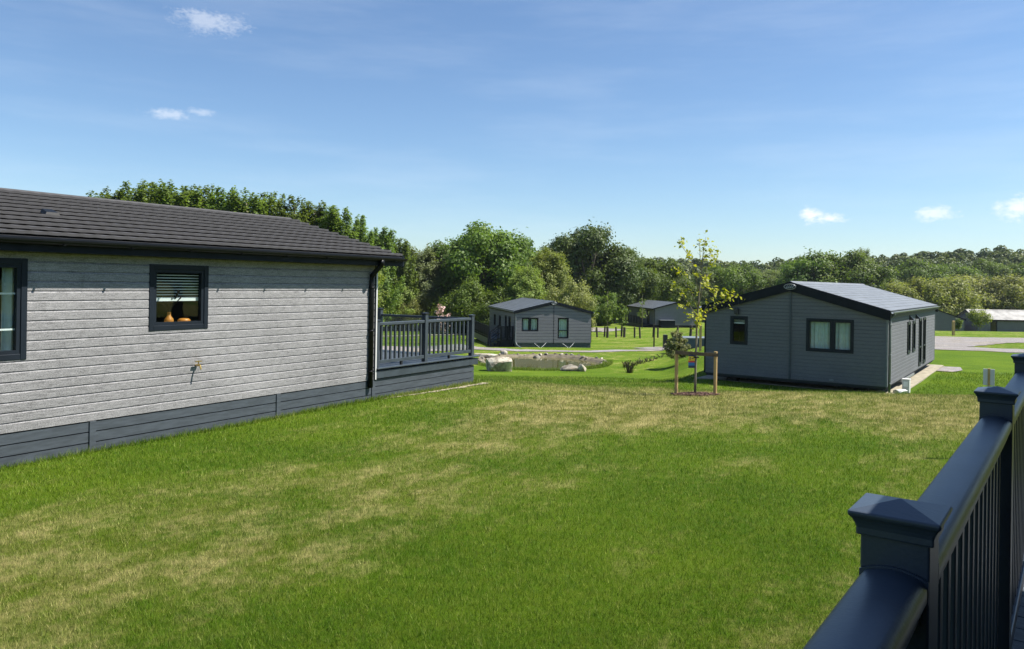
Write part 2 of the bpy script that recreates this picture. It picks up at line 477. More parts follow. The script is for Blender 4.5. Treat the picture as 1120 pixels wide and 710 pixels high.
sheet('path', [(-5.0, 60.0), (-2.6, 56.6), (0.5, 54.7), (5.8, 54.6), (10.6, 57.6), (12.5, 58.5)], [2.2, 1.7, 1.4, 1.3, 1.2, 1.2], M['path'], 0.03, jag=0.12)
sheet('gravel_drive', [(24, 56.5), (32, 50.6), (44, 50.0), (60, 53)], [10, 5.0, 4.0, 4.0], M['gravel'], 0.03, 14, 8, jag=0.25)
sheet('gravel_drive', [(28, 60), (36, 65.5), (46, 66), (70, 70)], [14, 12, 9.0, 9.0], M['gravel'], 0.034, 14, 10, jag=0.3)
sheet('gravel_drive', [(3, 100), (9, 92), (12.2, 90)], [7, 8, 7], M['gravel'], 0.03, 10, 6)
sheet('path', [(-18, 70), (-11, 73), (-4, 80)], [1.6, 1.6, 1.6], M['sand'], 0.04, 8, 3)
sheet('gravel_pad', [(10.3, 58.4), (12.6, 60.6)], [2.6, 2.8], M['gravel'], 0.045, 8, 4, jag=0.1)
sheet('gravel_drive', [(-14, 56), (-8, 54.6), (-3.6, 57.0)], [5, 5, 4.0], M['gravel'], 0.04, 8, 5)

# ------------------------------------------------------------------ lodges
def siding_rows(mb, o, u, n, length, z0, z1, row, openings, gable=None, seed=0, joints=True, lapd=0.024):
    """lapped boards as real geometry with openings left out; gable = (eave z, slope)"""
    o = Vector(o); u = Vector(u); n = Vector(n); Z = Vector((0, 0, 1))
    rnd = random.Random(seed)
    def P(x, d, z): return o + u * x + n * d + Z * z
    bev = min(0.03, row * 0.22)
    def dep(z, za): return lapd if z <= za + row - bev + 1e-6 else lapd - (lapd - 0.006) * (z - (za + row - bev)) / bev
    def xr(z):
        if gable is None or z <= gable[0]: return 0.0, length
        e = (z - gable[0]) / gable[1]; return e, length - e
    top = z1 if gable is None else gable[0] + gable[1] * length / 2 - 0.01
    za = z0
    r = 0
    while za < top - 1e-4:
        zb = min(za + row, top)
        cuts = sorted({za, zb} | ({za + row - bev} if za + row - bev < zb else set()) | {z for (a, b, c, d) in openings for z in (c, d) if za < z < zb} |
                      ({gable[0]} if gable and za < gable[0] < zb else set()))
        for lo, hi in zip(cuts[:-1], cuts[1:]):
            mid = (lo + hi) / 2
            blk = sorted([(a, b) for (a, b, c, d) in openings if c < mid < d])
            xa0, xb0 = xr(lo); xa1, xb1 = xr(hi)
            s0, s1 = xa0, xa1
            for (a, b) in blk + [(None, None)]:
                e0, e1 = (a, a) if a is not None else (xb0, xb1)
                if e0 - s0 > 1e-4:
                    mb.face([P(s0, dep(lo, za), lo), P(e0, dep(lo, za), lo), P(e1, dep(hi, za), hi), P(s1, dep(hi, za), hi)])
                    if lo == za:
                        mb.face([P(s0, -0.004, lo), P(e0, -0.004, lo), P(e0, dep(lo, za), lo), P(s0, dep(lo, za), lo)])
                if a is not None: s0 = s1 = b
        if joints and r % 2 == 0 and za + 2 * row < (z1 if gable is None else gable[0]):
            x = rnd.uniform(0.5, 3.4)
            while x < length - 0.3:
                if not any(a - 0.05 < x < b + 0.05 and c < za + 2 * row and d > za for (a, b, c, d) in openings):
                    for q in (0, 1):
                        zq = za + q * row; e = 0.0016
                        mb.prism([P(x, 0.0, zq + .002), P(x + 0.015, 0.0, zq + .002), P(x + 0.015, 0.0252, zq + .002), P(x, 0.0252, zq + .002)],
                                 [P(x, 0.0, zq + row - bev), P(x + 0.015, 0.0, zq + row - bev), P(x + 0.015, 0.0252, zq + row - bev), P(x, 0.0252, zq + row - bev)])
                x += 3.66
        za = zb; r += 1

def window(root, o, u, n, x0, x1, z0, z1, mull=(), transom=(), curtain=None, blind=None, sash=True, mat='pvc', sill=False, depth=0.035, bars=()):
    w = MB(); fw = 0.062
    D0, D1 = -0.09, depth
    w.obox(o, u, n, x0 - 0.012, x0 + fw, D0, D1, z0 - 0.012, z1 + 0.012)
    w.obox(o, u, n, x1 - fw, x1 + 0.012, D0, D1, z0 - 0.012, z1 + 0.012)
    w.obox(o, u, n, x0 + fw, x1 - fw, D0, D1 - 0.002, z1 - fw, z1 + 0.012)
    w.obox(o, u, n, x0 + fw, x1 - fw, D0, D1 - 0.002, z0 - 0.012, z0 + fw)
    for mx in mull: w.obox(o, u, n, mx - 0.045, mx + 0.045, D0, D1 - 0.006, z0 + fw, z1 - fw)
    for t_ in transom: w.obox(o, u, n, x0 + fw, x1 - fw, D0, D1 - 0.008, t_ - 0.03, t_ + 0.03)
    fr = w.build('window', M[mat], root, bevel=0.006)
    if sash:
        s = MB(); a0, a1, b0, b1 = x0 + fw + 0.001, x1 - fw - 0.001, z0 + fw + 0.001, z1 - fw - 0.001
        sw = 0.045
        xs = [a0] + [m_ for m_ in mull] + [a1]
        for k in range(len(xs) - 1):
            c0 = xs[k] + (0.046 if k > 0 else 0); c1 = xs[k + 1] - (0.046 if k < len(xs) - 2 else 0)
            s.obox(o, u, n, c0, c0 + sw, -0.05, depth - 0.014, b0, b1)
            s.obox(o, u, n, c1 - sw, c1, -0.05, depth - 0.014, b0, b1)
            s.obox(o, u, n, c0 + sw, c1 - sw, -0.05, depth - 0.016, b1 - sw, b1)
            s.obox(o, u, n, c0 + sw, c1 - sw, -0.05, depth - 0.016, b0, b0 + sw)
        s.build('sash', M[mat], fr)
    g = MB()
    ov = Vector(o); uv = Vector(u); nv = Vector(n)
    g.face([ov + uv * (x0 + 0.04) - nv * 0.02 + Vector((0, 0, z0 + 0.04)), ov + uv * (x1 - 0.04) - nv * 0.02 + Vector((0, 0, z0 + 0.04)),
            ov + uv * (x1 - 0.04) - nv * 0.02 + Vector((0, 0, z1 - 0.04)), ov + uv * (x0 + 0.04) - nv * 0.02 + Vector((0, 0, z1 - 0.04))])
    g.build('pane', M['glass'], fr)
    if bars:
        b = MB()
        for z in bars: b.obox(o, u, n, x0 + 0.06, x1 - 0.06, -0.035, -0.024, z - 0.011, z + 0.011)
        b.build('glazing_bar', M['offwhite'], fr)
    if curtain:
        for (c0, c1) in curtain:
            c = MB(); N = max(8, int((c1 - c0) / 0.02)); pts = []
            for i in range(N + 1):
                x = c0 + (c1 - c0) * i / N
                d = -0.16 + 0.03 * math.sin(x * 46) + 0.012 * math.sin(x * 17 + 1)
                pts.append(ov + uv * x + nv * d)
            for i in range(N):
                p, q = pts[i], pts[i + 1]
                c.face([p + Vector((0, 0, z0 - 0.1)), q + Vector((0, 0, z0 - 0.1)), q + Vector((0, 0, z1)), p + Vector((0, 0, z1))])
            c.build('curtain', M['curtain'], fr, smooth=True)
    if blind:
        b = MB(); bz = blind
        k = z1 - 0.06
        while k > bz + 0.03:
            b.obox(o, u, n, x0 + 0.07, x1 - 0.07, -0.085, -0.065, k - 0.006, k + 0.006)
            k -= 0.042
        b.obox(o, u, n, x0 + 0.07, x1 - 0.07, -0.095, -0.055, bz - 0.022, bz + 0.022)
        b.build('blind', M['offwhite'], fr)
    if sill:
        b = MB(); b.obox(o, u, n, x0 + 0.02, x1 - 0.02, -0.30, -0.092, z0 + 0.03, z0 + 0.055); b.build('sill', M['white'], fr)
    return fr

def lodge(name, label, origin, theta, W, L, zb, ze, rise, rowh=0.1267, mats=('siding', 'roof_tile', 'trim', 'skirt'), ovx=0.35, ovf=0.25, ovb=0.25,
          openings=None, roof_rows=11, wave=0.012, thick=0.13, barge=0.20, skirt=True, seed=1, soffit_drop=0.0, gutter='black', joints=True, roof_detail=True, lapd=0.024):
    """local frame: x across, y along the ridge, front gable at y = 0; zb / ze measured from the ground at the lodge"""
    root = empty(name, origin, -theta)
    tag(root, label, 'lodge')
    sid, rf, tr, sk = (M[m] for m in mats)
    slope = rise / (W / 2)
    openings = openings or {}
    faces = {'front': ((0, 0, 0), (1, 0, 0), (0, -1, 0), W, (ze, slope)),
             'back': ((W, L, 0), (-1, 0, 0), (0, 1, 0), W, (ze, slope)),
             'left': ((0, L, 0), (0, -1, 0), (-1, 0, 0), L, None),
             'right': ((W, 0, 0), (0, 1, 0), (1, 0, 0), L, None)}
    mb = MB()
    for k, (o, u, n, ln, gb) in faces.items():
        ops = [w['r'] for w in openings.get(k, [])]
        siding_rows(mb, o, u, n, ln, zb, ze, rowh, ops, gb, seed + hash_name(k), joints, lapd)
    mb.build('wall', sid, root)
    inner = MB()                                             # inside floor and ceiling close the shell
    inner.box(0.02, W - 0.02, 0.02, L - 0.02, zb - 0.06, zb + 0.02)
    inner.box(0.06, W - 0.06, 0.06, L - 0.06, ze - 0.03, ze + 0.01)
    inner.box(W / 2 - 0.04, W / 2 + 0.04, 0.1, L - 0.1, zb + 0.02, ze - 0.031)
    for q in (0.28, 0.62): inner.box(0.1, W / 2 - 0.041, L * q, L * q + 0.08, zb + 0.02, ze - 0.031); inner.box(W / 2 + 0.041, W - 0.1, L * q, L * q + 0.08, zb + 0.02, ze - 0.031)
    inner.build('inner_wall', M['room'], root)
    # corner trims
    for (x, y, sx, sy) in ((0, 0, -1, -1), (W, 0, 1, -1), (0, L, -1, 1), (W, L, 1, 1)):
        ct = MB()
        ct.box(min(x, x + sx * 0.034) - (0.02 if sx > 0 else 0), max(x, x + sx * 0.034) + (0.02 if sx < 0 else 0),
               min(y, y + sy * 0.034) - (0.02 if sy > 0 else 0), max(y, y + sy * 0.034) + (0.02 if sy < 0 else 0), zb - 0.01, ze - 0.005)
        ct.build('corner_trim', M['pipe_grey'] if (name == 'slate_lodge' and sx > 0) else tr, root)
    for k, lst in openings.items():
        o, u, n, ln, gb = faces[k]
        for w in lst:
            kw = {a: b for a, b in w.items() if a not in ('r',)}
            x0, x1, z0, z1 = w['r']
            window(root, o, u, n, x0, x1, z0, z1, **kw)
    # roof -----------------------------------------------------------
    y0, y1 = -ovf, L + ovb
    eave_x = W / 2 + ovx
    ztop = ze + rise + thick                                  # ridge, upper face
    def zup(x): return ztop - slope * abs(x - W / 2)
    lip = 0.056 if wave else 0.018
    r = MB()
    step = 0.0525 if roof_detail else 0.6
    ny = max(4, int((y1 - y0) / step))
    ys = [y0 + (y1 - y0) * i / ny for i in range(ny + 1)]
    run = eave_x
    for sgn in (-1, 1):
        for k in range(roof_rows):
            xa = run * k / roof_rows; xb = run * (k + 1) / roof_rows
            for i in range(ny):
                def hz(x, lowend, y):
                    off = lip if lowend else 0.004
                    wv = wave * abs(math.sin((y + 0.13 * (k % 2)) * math.pi / 0.21)) if roof_detail else 0
                    return zup(W / 2 + x) + off + (wv if lowend else wv * 0.6)
                p = [(W / 2 + sgn * xa, ys[i], hz(xa, False, ys[i])), (W / 2 + sgn * xa, ys[i + 1], hz(xa, False, ys[i + 1])),
                     (W / 2 + sgn * xb, ys[i + 1], hz(xb, True, ys[i + 1])), (W / 2 + sgn * xb, ys[i], hz(xb, True, ys[i]))]
                r.face(p)
                gap = 0.42 if wave else 0.1
                zl2 = zup(W / 2 + xb) + 0.002; q2 = (p[2][0], p[2][1], zl2 + (p[2][2] - zl2) * gap); q3 = (p[3][0], p[3][1], zl2 + (p[3][2] - zl2) * gap)
                r.face([p[3], p[2], q2, q3])
                ib = W / 2 + sgn * (xb - 0.07)
                r.face([q3, q2, (ib, q2[1], q2[2] + 0.012), (ib, q3[1], q3[2] + 0.012)])
    # underside and ends of the roof slab
    sd = thick - 0.02
    for sgn in (-1, 1):
        a = (W / 2, y0, ztop - 0.003); b = (W / 2 + sgn * run, y0, zup(W / 2 + run) - 0.003)
        c = (b[0], y0, b[2] - sd); d = (W / 2, y0, ztop - sd)
        r.prism([a, b, c, d], [(q[0], y1, q[2]) for q in (a, b, c, d)])
    # ridge cap
    r.prism([(W / 2 - 0.11, y0, ztop - 0.02), (W / 2, y0, ztop + 0.045), (W / 2 + 0.11, y0, ztop - 0.02)],
            [(W / 2 - 0.11, y1, ztop - 0.02), (W / 2, y1, ztop + 0.045), (W / 2 + 0.11, y1, ztop - 0.02)])
    roof = r.build('roof', rf, root)
    # barge boards and fascias
    for (ya, yb) in ((y0 - 0.03, y0 - 0.002), (y1 + 0.002, y1 + 0.03)):
        b = MB()
        for sgn in (-1, 1):
            za, zc = ztop + 0.02, zup(W / 2 + run + 0.02) + 0.02
            a = [(W / 2, ya, za), (W / 2 + sgn * (run + 0.02), ya, zc), (W / 2 + sgn * (run + 0.02), ya, zc - barge), (W / 2, ya, za - barge)]
            b.prism(a, [(q[0], yb, q[2]) for q in a])
        b.build('barge_board', tr, root)
    ez = zup(W / 2 + run)
    for sgn in (-1, 1):
        f = MB()
        xo = W / 2 + sgn * (run + 0.003); xi = W / 2 + sgn * (run + 0.025)
        f.box(min(xo, xi), max(xo, xi), y0, y1, ez - 0.19, ez - 0.003)
        xw = W / 2 + sgn * (W / 2 + 0.034)                     # flat soffit back to the wall
        xo2 = W / 2 + sgn * run
        f.box(min(xw, xo2), max(xw, xo2), y0, y1, ez - 0.185, ez - 0.165)
        f.build('fascia', tr, root)
    gm = M[gutter]
    for sgn in (-1, 1):
        g = MB(); xc = W / 2 + sgn * (run + 0.082); gz = ez - 0.035
        prof = [(xc + 0.055 * math.cos(a), gz - 0.06 * math.sin(a)) for a in [math.pi * i / 8 for i in range(9)]]
        prof += [(xc + 0.047 * math.cos(a), gz - 0.052 * math.sin(a)) for a in [math.pi * i / 8 for i in range(8, -1, -1)]]
        g.prism([(p[0], y0, p[1]) for p in prof], [(p[0], y1, p[1]) for p in prof])
        yy = y0 + 0.4
        while yy < y1:                                         # brackets
            g.box(xc - 0.06, xc + 0.06, yy, yy + 0.03, gz - 0.068, gz - 0.058); yy += 0.92
        g.build('gutter', gm, root)
    if skirt:
        s = MB(); h = zb / 3.0
        for (o, u, n, ln, gb) in faces.values():
            for k in range(3):
                s.obox(o, u, n, 0, ln, -0.02, 0.012, k * h + (0.0 if k else -0.1), (k + 1) * h - 0.016)
            s.obox(o, u, n, 0, ln, -0.05, -0.022, -0.1, zb)
        s.build('skirting', sk, root)
    root['_w'] = W
    del root['_w']
    return root, faces, dict(slope=slope, ztop=ztop, run=run, ez=ez, y0=y0, y1=y1)

def hash_name(s): return sum(ord(c) * (i + 3) for i, c in enumerate(s))

def downpipe(root, x, y, sx, sy, ztop, zbot, gx, gz, mat, r=0.034):
    """x,y on the wall; gutter outlet at x = gx, height gz"""
    d = MB()
    d.tube([(gx, y, gz), (gx, y, gz - 0.07), (gx * 0.9 + x * 0.1, y, gz - 0.11), (x + sx * 0.06, y, ztop), (x + sx * 0.06, y, ztop - 0.1), (x + sx * 0.06, y, zbot)], r, 10)
    for z in (ztop - 0.25, (ztop + zbot) / 2, zbot + 0.3):
        d.box(min(x + sx * 0.02, x + sx * 0.11), max(x + sx * 0.02, x + sx * 0.11), y - 0.052, y + 0.052, z, z + 0.03)
    d.build('downpipe', mat, root, smooth=True)

# ---- near lodge on the left
TH = R(31.78)
dX, dY = Vector((math.cos(TH), -math.sin(TH), 0)), Vector((math.sin(TH), math.cos(TH), 0))
W1, L1 = 6.1, 12.8
org = Vector((-2.73, 15.3, 0)) - dX * W1 - dY * L1
ZB, ZE = 0.435, 2.80
wins = {'right': [dict(r=(L1 - 4.84, L1 - 3.87, 1.63, 2.58), blind=2.07, sill=True),
                  dict(r=(L1 - 7.95, L1 - 6.53, 1.35, 2.60), curtain=[(L1 - 6.74, L1 - 6.58), (L1 - 7.9, L1 - 7.55)], sill=True, bars=(2.17, 1.72))],
        'back': [dict(r=(1.2, 3.2, 0.5, 2.5), mull=(2.2,))]}
near, fc, ri = lodge('near_lodge', 'nearest lodge on the left, sunlit pale grey boards under a charcoal tiled roof', org, TH, W1, L1, ZB, ZE, 0.80,
                     ovx=0.235, ovf=0.3, ovb=0.56, openings=wins, roof_rows=11, wave=0.014, thick=0.15, barge=0.2, seed=4)
downpipe(near, W1, L1 - 0.15, 1, 0, ZE - 0.30, 0.30, W1 / 2 + ri['run'] + 0.08, ri['ez'] - 0.08, M['black'], 0.05)
# white edge strip on the far corner
mb = MB(); mb.box(W1 + 0.036, W1 + 0.05, L1 + 0.001, L1 + 0.033, ZB, ZE - 0.1); mb.build('corner_strip', M['white'], near)
# skirting joint strips
for y in (L1 - 2.42, L1 - 5.65, L1 - 8.6, L1 - 0.02):
    mb = MB(); mb.box(W1 + 0.0125, W1 + 0.03, y - 0.045, y + 0.045, -0.05, ZB - 0.005); mb.build('skirting_strip', M['skirt'], near, bevel=0.004)
# roof vent
xv, yv = W1 / 2 + 2.0, L1 - 5.7
zv = ri['ztop'] - ri['slope'] * 2.0 + 0.05
mb = MB(); mb.prism([(xv - 0.08, yv - 0.10, zv + 0.03), (xv - 0.08, yv + 0.10, zv + 0.03), (xv - 0.09, yv + 0.07, zv + 0.085), (xv - 0.09, yv - 0.07, zv + 0.085)],
                    [(xv + 0.08, yv - 0.11, zv - 0.02), (xv + 0.08, yv + 0.11, zv - 0.02), (xv + 0.06, yv + 0.08, zv + 0.03), (xv + 0.06, yv - 0.08, zv + 0.03)])
mb.build('roof_vent', M['black'], near)
# outside tap
yt = L1 - 4.06
mb = MB()
mb.tube([(W1 + 0.02, yt, 1.06), (W1 + 0.13, yt, 1.06), (W1 + 0.15, yt, 1.0)], 0.014, 8)
mb.tube([(W1 + 0.09, yt, 1.06), (W1 + 0.09, yt, 1.12)], 0.009, 8)
mb.box(W1 + 0.075, W1 + 0.105, yt - 0.05, yt + 0.05, 1.115, 1.13)
tap = mb.build('tap', M['brass'], near)

def lathe(name, prof, mat, loc, seg=20, parent=None):
    mb = MB()
    for i in range(len(prof) - 1):
        for k in range(seg):
            a, b = 2 * math.pi * k / seg, 2 * math.pi * (k + 1) / seg
            (r0, z0), (r1, z1) = prof[i], prof[i + 1]
            mb.face([(r0 * math.cos(a), r0 * math.sin(a), z0), (r0 * math.cos(b), r0 * math.sin(b), z0),
                     (r1 * math.cos(b), r1 * math.sin(b), z1), (r1 * math.cos(a), r1 * math.sin(a), z1)])
    me = mb.mesh(name, mat, True)
    bm = bmesh.new(); bm.from_mesh(me); bmesh.ops.remove_doubles(bm, verts=bm.verts, dist=1e-5)
    bmesh.ops.recalc_face_normals(bm, faces=bm.faces); bm.to_mesh(me); bm.free()
    o = bpy.data.objects.new(name, me); o.location = loc; col.objects.link(o)
    if parent: o.parent = parent
    return o
def on_near(x, y, z): return org + dX * x + dY * y + Vector((0, 0, z))
zs = 1.63 + 0.058
v = lathe('vase', [(0.0, 0), (0.05, 0.0), (0.07, 0.05), (0.062, 0.09), (0.03, 0.13), (0.022, 0.18), (0.03, 0.19), (0.0, 0.185)], M['orange'], on_near(W1 - 0.165, L1 - 4.40, zs))
tag(v, 'narrow necked amber vase on the window sill of the nearest lodge', 'vase')
p = MB(); rnd = random.Random(5)
for k in range(12):
    a = rnd.uniform(0, 6.28); s = rnd.uniform(0.10, 0.2)
    p.tube([(0, 0, 0), (s * 0.35 * math.cos(a), s * 0.35 * math.sin(a), 0.12), (s * math.cos(a), s * math.sin(a), 0.2 + rnd.uniform(0, 0.16))], [0.003, 0.003, 0.012], 5)
pp = p.build('dried_stems', M['fencepost']); pp.location = on_near(W1 - 0.165, L1 - 4.40, zs + 0.17)
tag(pp, 'dark dried stems standing in the amber vase behind the window', 'stems')
v = lathe('bowl', [(0, 0), (0.05, 0), (0.095, 0.035), (0.10, 0.06), (0.07, 0.085), (0, 0.09)], M['orange'], on_near(W1 - 0.195, L1 - 4.12, zs))
tag(v, 'squat rounded amber pot on the window sill beside the vase', 'pot')
cu = MB(); cu.box(-0.05, 0.05, -0.2, 0.2, 0, 0.36)
cs = cu.build('cushion', M['tan'], bevel=0.045); cs.location = on_near(W1 - 0.34, L1 - 6.9, 1.28); cs.rotation_euler = (0, 0.25, -TH)
tag(cs, 'tan cushion behind the glass of the window at the left edge', 'cushion')

# ---- deck and railing at the far end of the near lodge
def baluster_mesh(w, h):
    mb = MB(); mb.box(-w / 2, w / 2, -w / 2, w / 2, 0, h); return mb
D0 = empty('end_deck', on_near(0, 0, 0), -TH)
tag(D0, 'raised slate grey deck at the far end of the nearest lodge', 'deck')
mb = MB()
for k in range(3):
    mb.box(W1 - 0.02, W1 + 0.012, L1 + 0.03, L1 + 3.5, -0.1 if k == 0 else k * 0.148, (k + 1) * 0.148 - 0.014)
    mb.box(0, W1 - 0.021, L1 + 3.47, L1 + 3.502, -0.1 if k == 0 else k * 0.148, (k + 1) * 0.148 - 0.014)
mb.box(W1 - 0.06, W1 - 0.03, L1 + 0.03, L1 + 3.46, -0.1, 0.5); mb.box(0.1, W1 - 0.07, L1 + 3.42, L1 + 3.45, -0.1, 0.5)
mb.build('skirting', M['skirt'], D0)
mb = MB()
mb.box(W1 - 0.02, W1 + 0.05, L1 + 0.03, L1 + 3.62, 0.45, 0.60)
mb.box(-0.05, W1 - 0.021, L1 + 3.52, L1 + 3.60, 0.45, 0.60)
mb.build('edge_board', M['rail_far'], D0, bevel=0.006)
mb = MB()
k = 0
while k * 0.15 < 6.0:
    mb.box(0.0 + k * 0.15, 0.144 + k * 0.15, L1 + 0.05, L1 + 3.56, 0.602, 0.63); k += 1
mb.build('deck_board', M['skirt'], D0)
mb = MB(); mb.box(W1 - 0.12, W1 + 0.085, L1 + 0.03, L1 + 3.66, 0.632, 0.662); mb.build('nosing', M['rail_far'], D0, bevel=0.008)
# white pads under the deck edge
sheet('bare_soil', [tuple(on_near(W1 + q, L1 + y, 0))[:2] for q, y in ((0.06, 0.2), (0.09, 1.4), (0.12, 2.6), (0.16, 3.85))], [0.08, 0.18, 0.28, 0.20], M['sand'], 0.012, 8, 3, jag=0.04)

RR = empty('deck_railing', on_near(0, 0, 0), -TH)
tag(RR, 'slate grey baluster railing around the deck of the nearest lodge', 'railing')
def post(root, x, y, z0, h, w, capmat, shaftmat, capw, bev=0.004):
    mb = MB(); mb.box(x - w / 2, x + w / 2, y - w / 2, y + w / 2, z0, z0 + h)
    p = mb.build('post', shaftmat, root, bevel=bev)
    c = MB(); a = capw / 2; i = w / 2 + 0.006; z = z0 + h
    def ring(s, zz): return [(x - s, y - s, zz), (x + s, y - s, zz), (x + s, y + s, zz), (x - s, y + s, zz)]
    prof = [(i, z - 0.006), (i, z + 0.006), (i + (a - i) * 0.2, z + 0.013), (i + (a - i) * 0.55, z + 0.020), (a - 0.002, z + 0.023), (a, z + 0.025), (a, z + 0.032), (0.0012, z + 0.032 + a * 0.24)]
    for (s0, q0), (s1, q1) in zip(prof[:-1], prof[1:]):
        r0, r1 = ring(s0, q0), ring(s1, q1)
        for k in range(4): c.face([r0[k], r0[(k + 1) % 4], r1[(k + 1) % 4], r1[k]])
    c.face(ring(0.0012, z + 0.032 + a * 0.24)); c.face(ring(i, z - 0.006))
    me = c.mesh('cap', capmat)
    bm = bmesh.new(); bm.from_mesh(me); bmesh.ops.remove_doubles(bm, verts=bm.verts, dist=1e-5); bmesh.ops.recalc_face_normals(bm, faces=bm.faces); bm.to_mesh(me); bm.free()
    o = bpy.data.objects.new('cap', me); col.objects.link(o); o.parent = p
    b = o.modifiers.new('bevel', 'BEVEL'); b.width = 0.003; b.segments = 2; b.limit_method = 'ANGLE'
    return p
xr_ = W1 - 0.03
for (y, h, cm) in ((L1 + 0.10, 0.92, 'rail_far'), (L1 + 1.67, 1.02, 'cap_black'), (L1 + 3.44, 0.93, 'rail_far')):
    post(RR, xr_, y, 0.662, h, 0.10, M[cm], M['rail_far'], 0.135)
xe = [W1 - 0.03 - 2.85, W1 - 0.03 - 5.6]
for x in xe: post(RR, x, L1 + 3.44, 0.632, 1.03, 0.10, M['cap_black'], M['rail_far'], 0.135)
for (ya, yb) in ((L1 + 0.15, L1 + 1.62), (L1 + 1.72, L1 + 3.39)):
    mb = MB(); mb.box(xr_ - 0.035, xr_ + 0.035, ya, yb, 1.50, 1.565); mb.build('handrail', M['rail_far'], RR, bevel=0.012)
    mb = MB(); mb.box(xr_ - 0.03, xr_ + 0.03, ya, yb, 0.735, 0.805); mb.build('bottom_rail', M['rail_far'], RR, bevel=0.006)
    mb = MB(); ym = (ya + yb) / 2; mb.box(xr_ - 0.025, xr_ + 0.025, ym - 0.02, ym + 0.02, 0.662, 0.735); mb.build('rail_foot', M['cap_black'], RR)
    n = 10; base = None
    for k in range(n):
        y = ya + (yb - ya) * (k + 0.75) / (n + 0.5)
        if base is None:
            base = baluster_mesh(0.038, 0.695).build('baluster', M['rail_far'], RR); b = base
        else:
            b = base.copy(); col.objects.link(b); b.parent = RR
        b.location = (xr_, y, 0.805)
for (xa, xb) in ((xe[0] + 0.05, xr_ - 0.05), (xe[1] + 0.05, xe[0] - 0.05)):
    mb = MB(); mb.box(xa, xb, L1 + 3.435, L1 + 3.445, 0.75, 1.5); mb.build('glass_panel', M['glass'], RR)
    mb = MB(); mb.box(xa, xb, L1 + 3.41, L1 + 3.47, 1.5, 1.555); mb.build('handrail', M['rail_far'], RR, bevel=0.01)

# ---- right lodge
T2 = R(35.0); W2, L2 = 6.34, 12.8
X2, Y2 = Vector((math.cos(T2), -math.sin(T2), 0)), Vector((math.sin(T2), math.cos(T2), 0))
ZG = -1.22
org2 = Vector((12.66, 25.9, ZG)) - X2 * W2
zb2, ze2 = 0.31, 2.74
def side_y(px):                      # distance along the right lodge's side wall for a photo column
    q = (px - 560) / FPX; return (q * 25.9 - 12.66) / (math.sin(T2) - q * math.cos(T2))
def gab_x(px):
    q = (px - 560) / FPX; o = org2; return (q * o.y - o.x) / (X2.x - q * X2.y)
wins2 = {'front': [dict(r=(gab_x(800), gab_x(818.5), 1.46, 2.50), curtain=None, blind=2.25),
                   dict(r=(gab_x(883), gab_x(934.5), 1.37, 2.52), mull=(gab_x(911.5),), curtain=[(gab_x(885), gab_x(932))])],
         'right': [dict(r=(side_y(992.4), side_y(995.2), 1.15, 2.35), depth=0.06), dict(r=(side_y(998.0), side_y(1000.6), 1.15, 2.35), depth=0.06),
                   dict(r=(side_y(1005), side_y(1007.6), 0.45, 2.4), transom=(1.2,), depth=0.06), dict(r=(side_y(1009.6), side_y(1012), 0.45, 2.4), transom=(1.2,), depth=0.06)]}
rl, fc2, ri2 = lodge('slate_lodge', 'slate grey lodge on the right with its gable in shade and a pale sheet roof', org2, T2, W2, L2, zb2, ze2, 0.90,
                     mats=('siding_dark', 'roof_grey', 'trim', 'skirt'), ovx=0.10, ovf=0.12, ovb=0.25, openings=wins2, roof_rows=12, wave=0.0, thick=0.16, barge=0.34, skirt=False, seed=9, gutter='pipe_grey', roof_detail=True)
mb = MB(); mb.box(W2 / 2 - 0.03, W2 / 2 + 0.03, -0.06, -0.027, zb2, ze2 + 0.72); mb.build('cover_strip', M['skirt'], rl)
downpipe(rl, W2, 0.22, 1, 0, ze2 - 0.12, 0.1, W2 / 2 + ri2['run'] + 0.08, ri2['ez'] - 0.05, M['pipe_grey'], 0.04)
def badge(root, x, y, z):
    mb = MB(); N = 28
    ring = [(x + 0.23 * math.cos(2 * math.pi * k / N), z + 0.115 * math.sin(2 * math.pi * k / N)) for k in range(N)]
    mb.prism([(a, y, b) for a, b in ring], [(a, y - 0.02, b) for a, b in ring])
    bd = mb.build('badge', M['cap_black'], root)
    t = MB()
    rin = [(x + 0.20 * math.cos(2 * math.pi * k / N), y - 0.022, z + 0.092 * math.sin(2 * math.pi * k / N)) for k in range(N + 1)]
    t.tube(rin, 0.012, 6)
    for k in range(4):
        a = x - 0.12 + k * 0.07
        t.tube([(a, y - 0.022, z - 0.045), (a + 0.04, y - 0.022, z + 0.05)], 0.011, 5)
    t.tube([(x - 0.14, y - 0.022, z - 0.04), (x + 0.14, y - 0.022, z - 0.01)], 0.010, 5)
    t.build('emblem', M['steel'], bd)
badge(rl, W2 / 2, -0.15, ze2 + 0.90)
mb = MB(); xw = gab_x(807); mb.box(xw - 0.09, xw + 0.09, -0.14, -0.027, 2.58, 2.80); mb.build('wall_lamp', M['cap_black'], rl, bevel=0.02)
for px in (994.5, 1001.5):
    y = side_y(px); mb = MB(); mb.prism([(W2 + 0.027, y - 0.06, 2.42), (W2 + 0.20, y - 0.05, 2.42), (W2 + 0.027, y - 0.06, 2.62)], [(W2 + 0.027, y + 0.06, 2.42), (W2 + 0.20, y + 0.05, 2.42), (W2 + 0.027, y + 0.06, 2.62)])
    mb.build('wall_lamp', M['cap_black'], rl)
mb = MB()
for x in (1.6, W2 - 1.6): mb.box(x - 0.06, x + 0.06, 0.2, L2 - 0.2, 0.13, 0.245)
for y in (0.6, 3.5, 6.5, 9.5, 11.4):
    mb.box(0.2, W2 - 0.2, y - 0.05, y + 0.05, 0.12, 0.243)
    for x in (0.9, W2 - 0.9): mb.box(x - 0.2, x + 0.2, y - 0.2, y + 0.2, 0.02, 0.118)
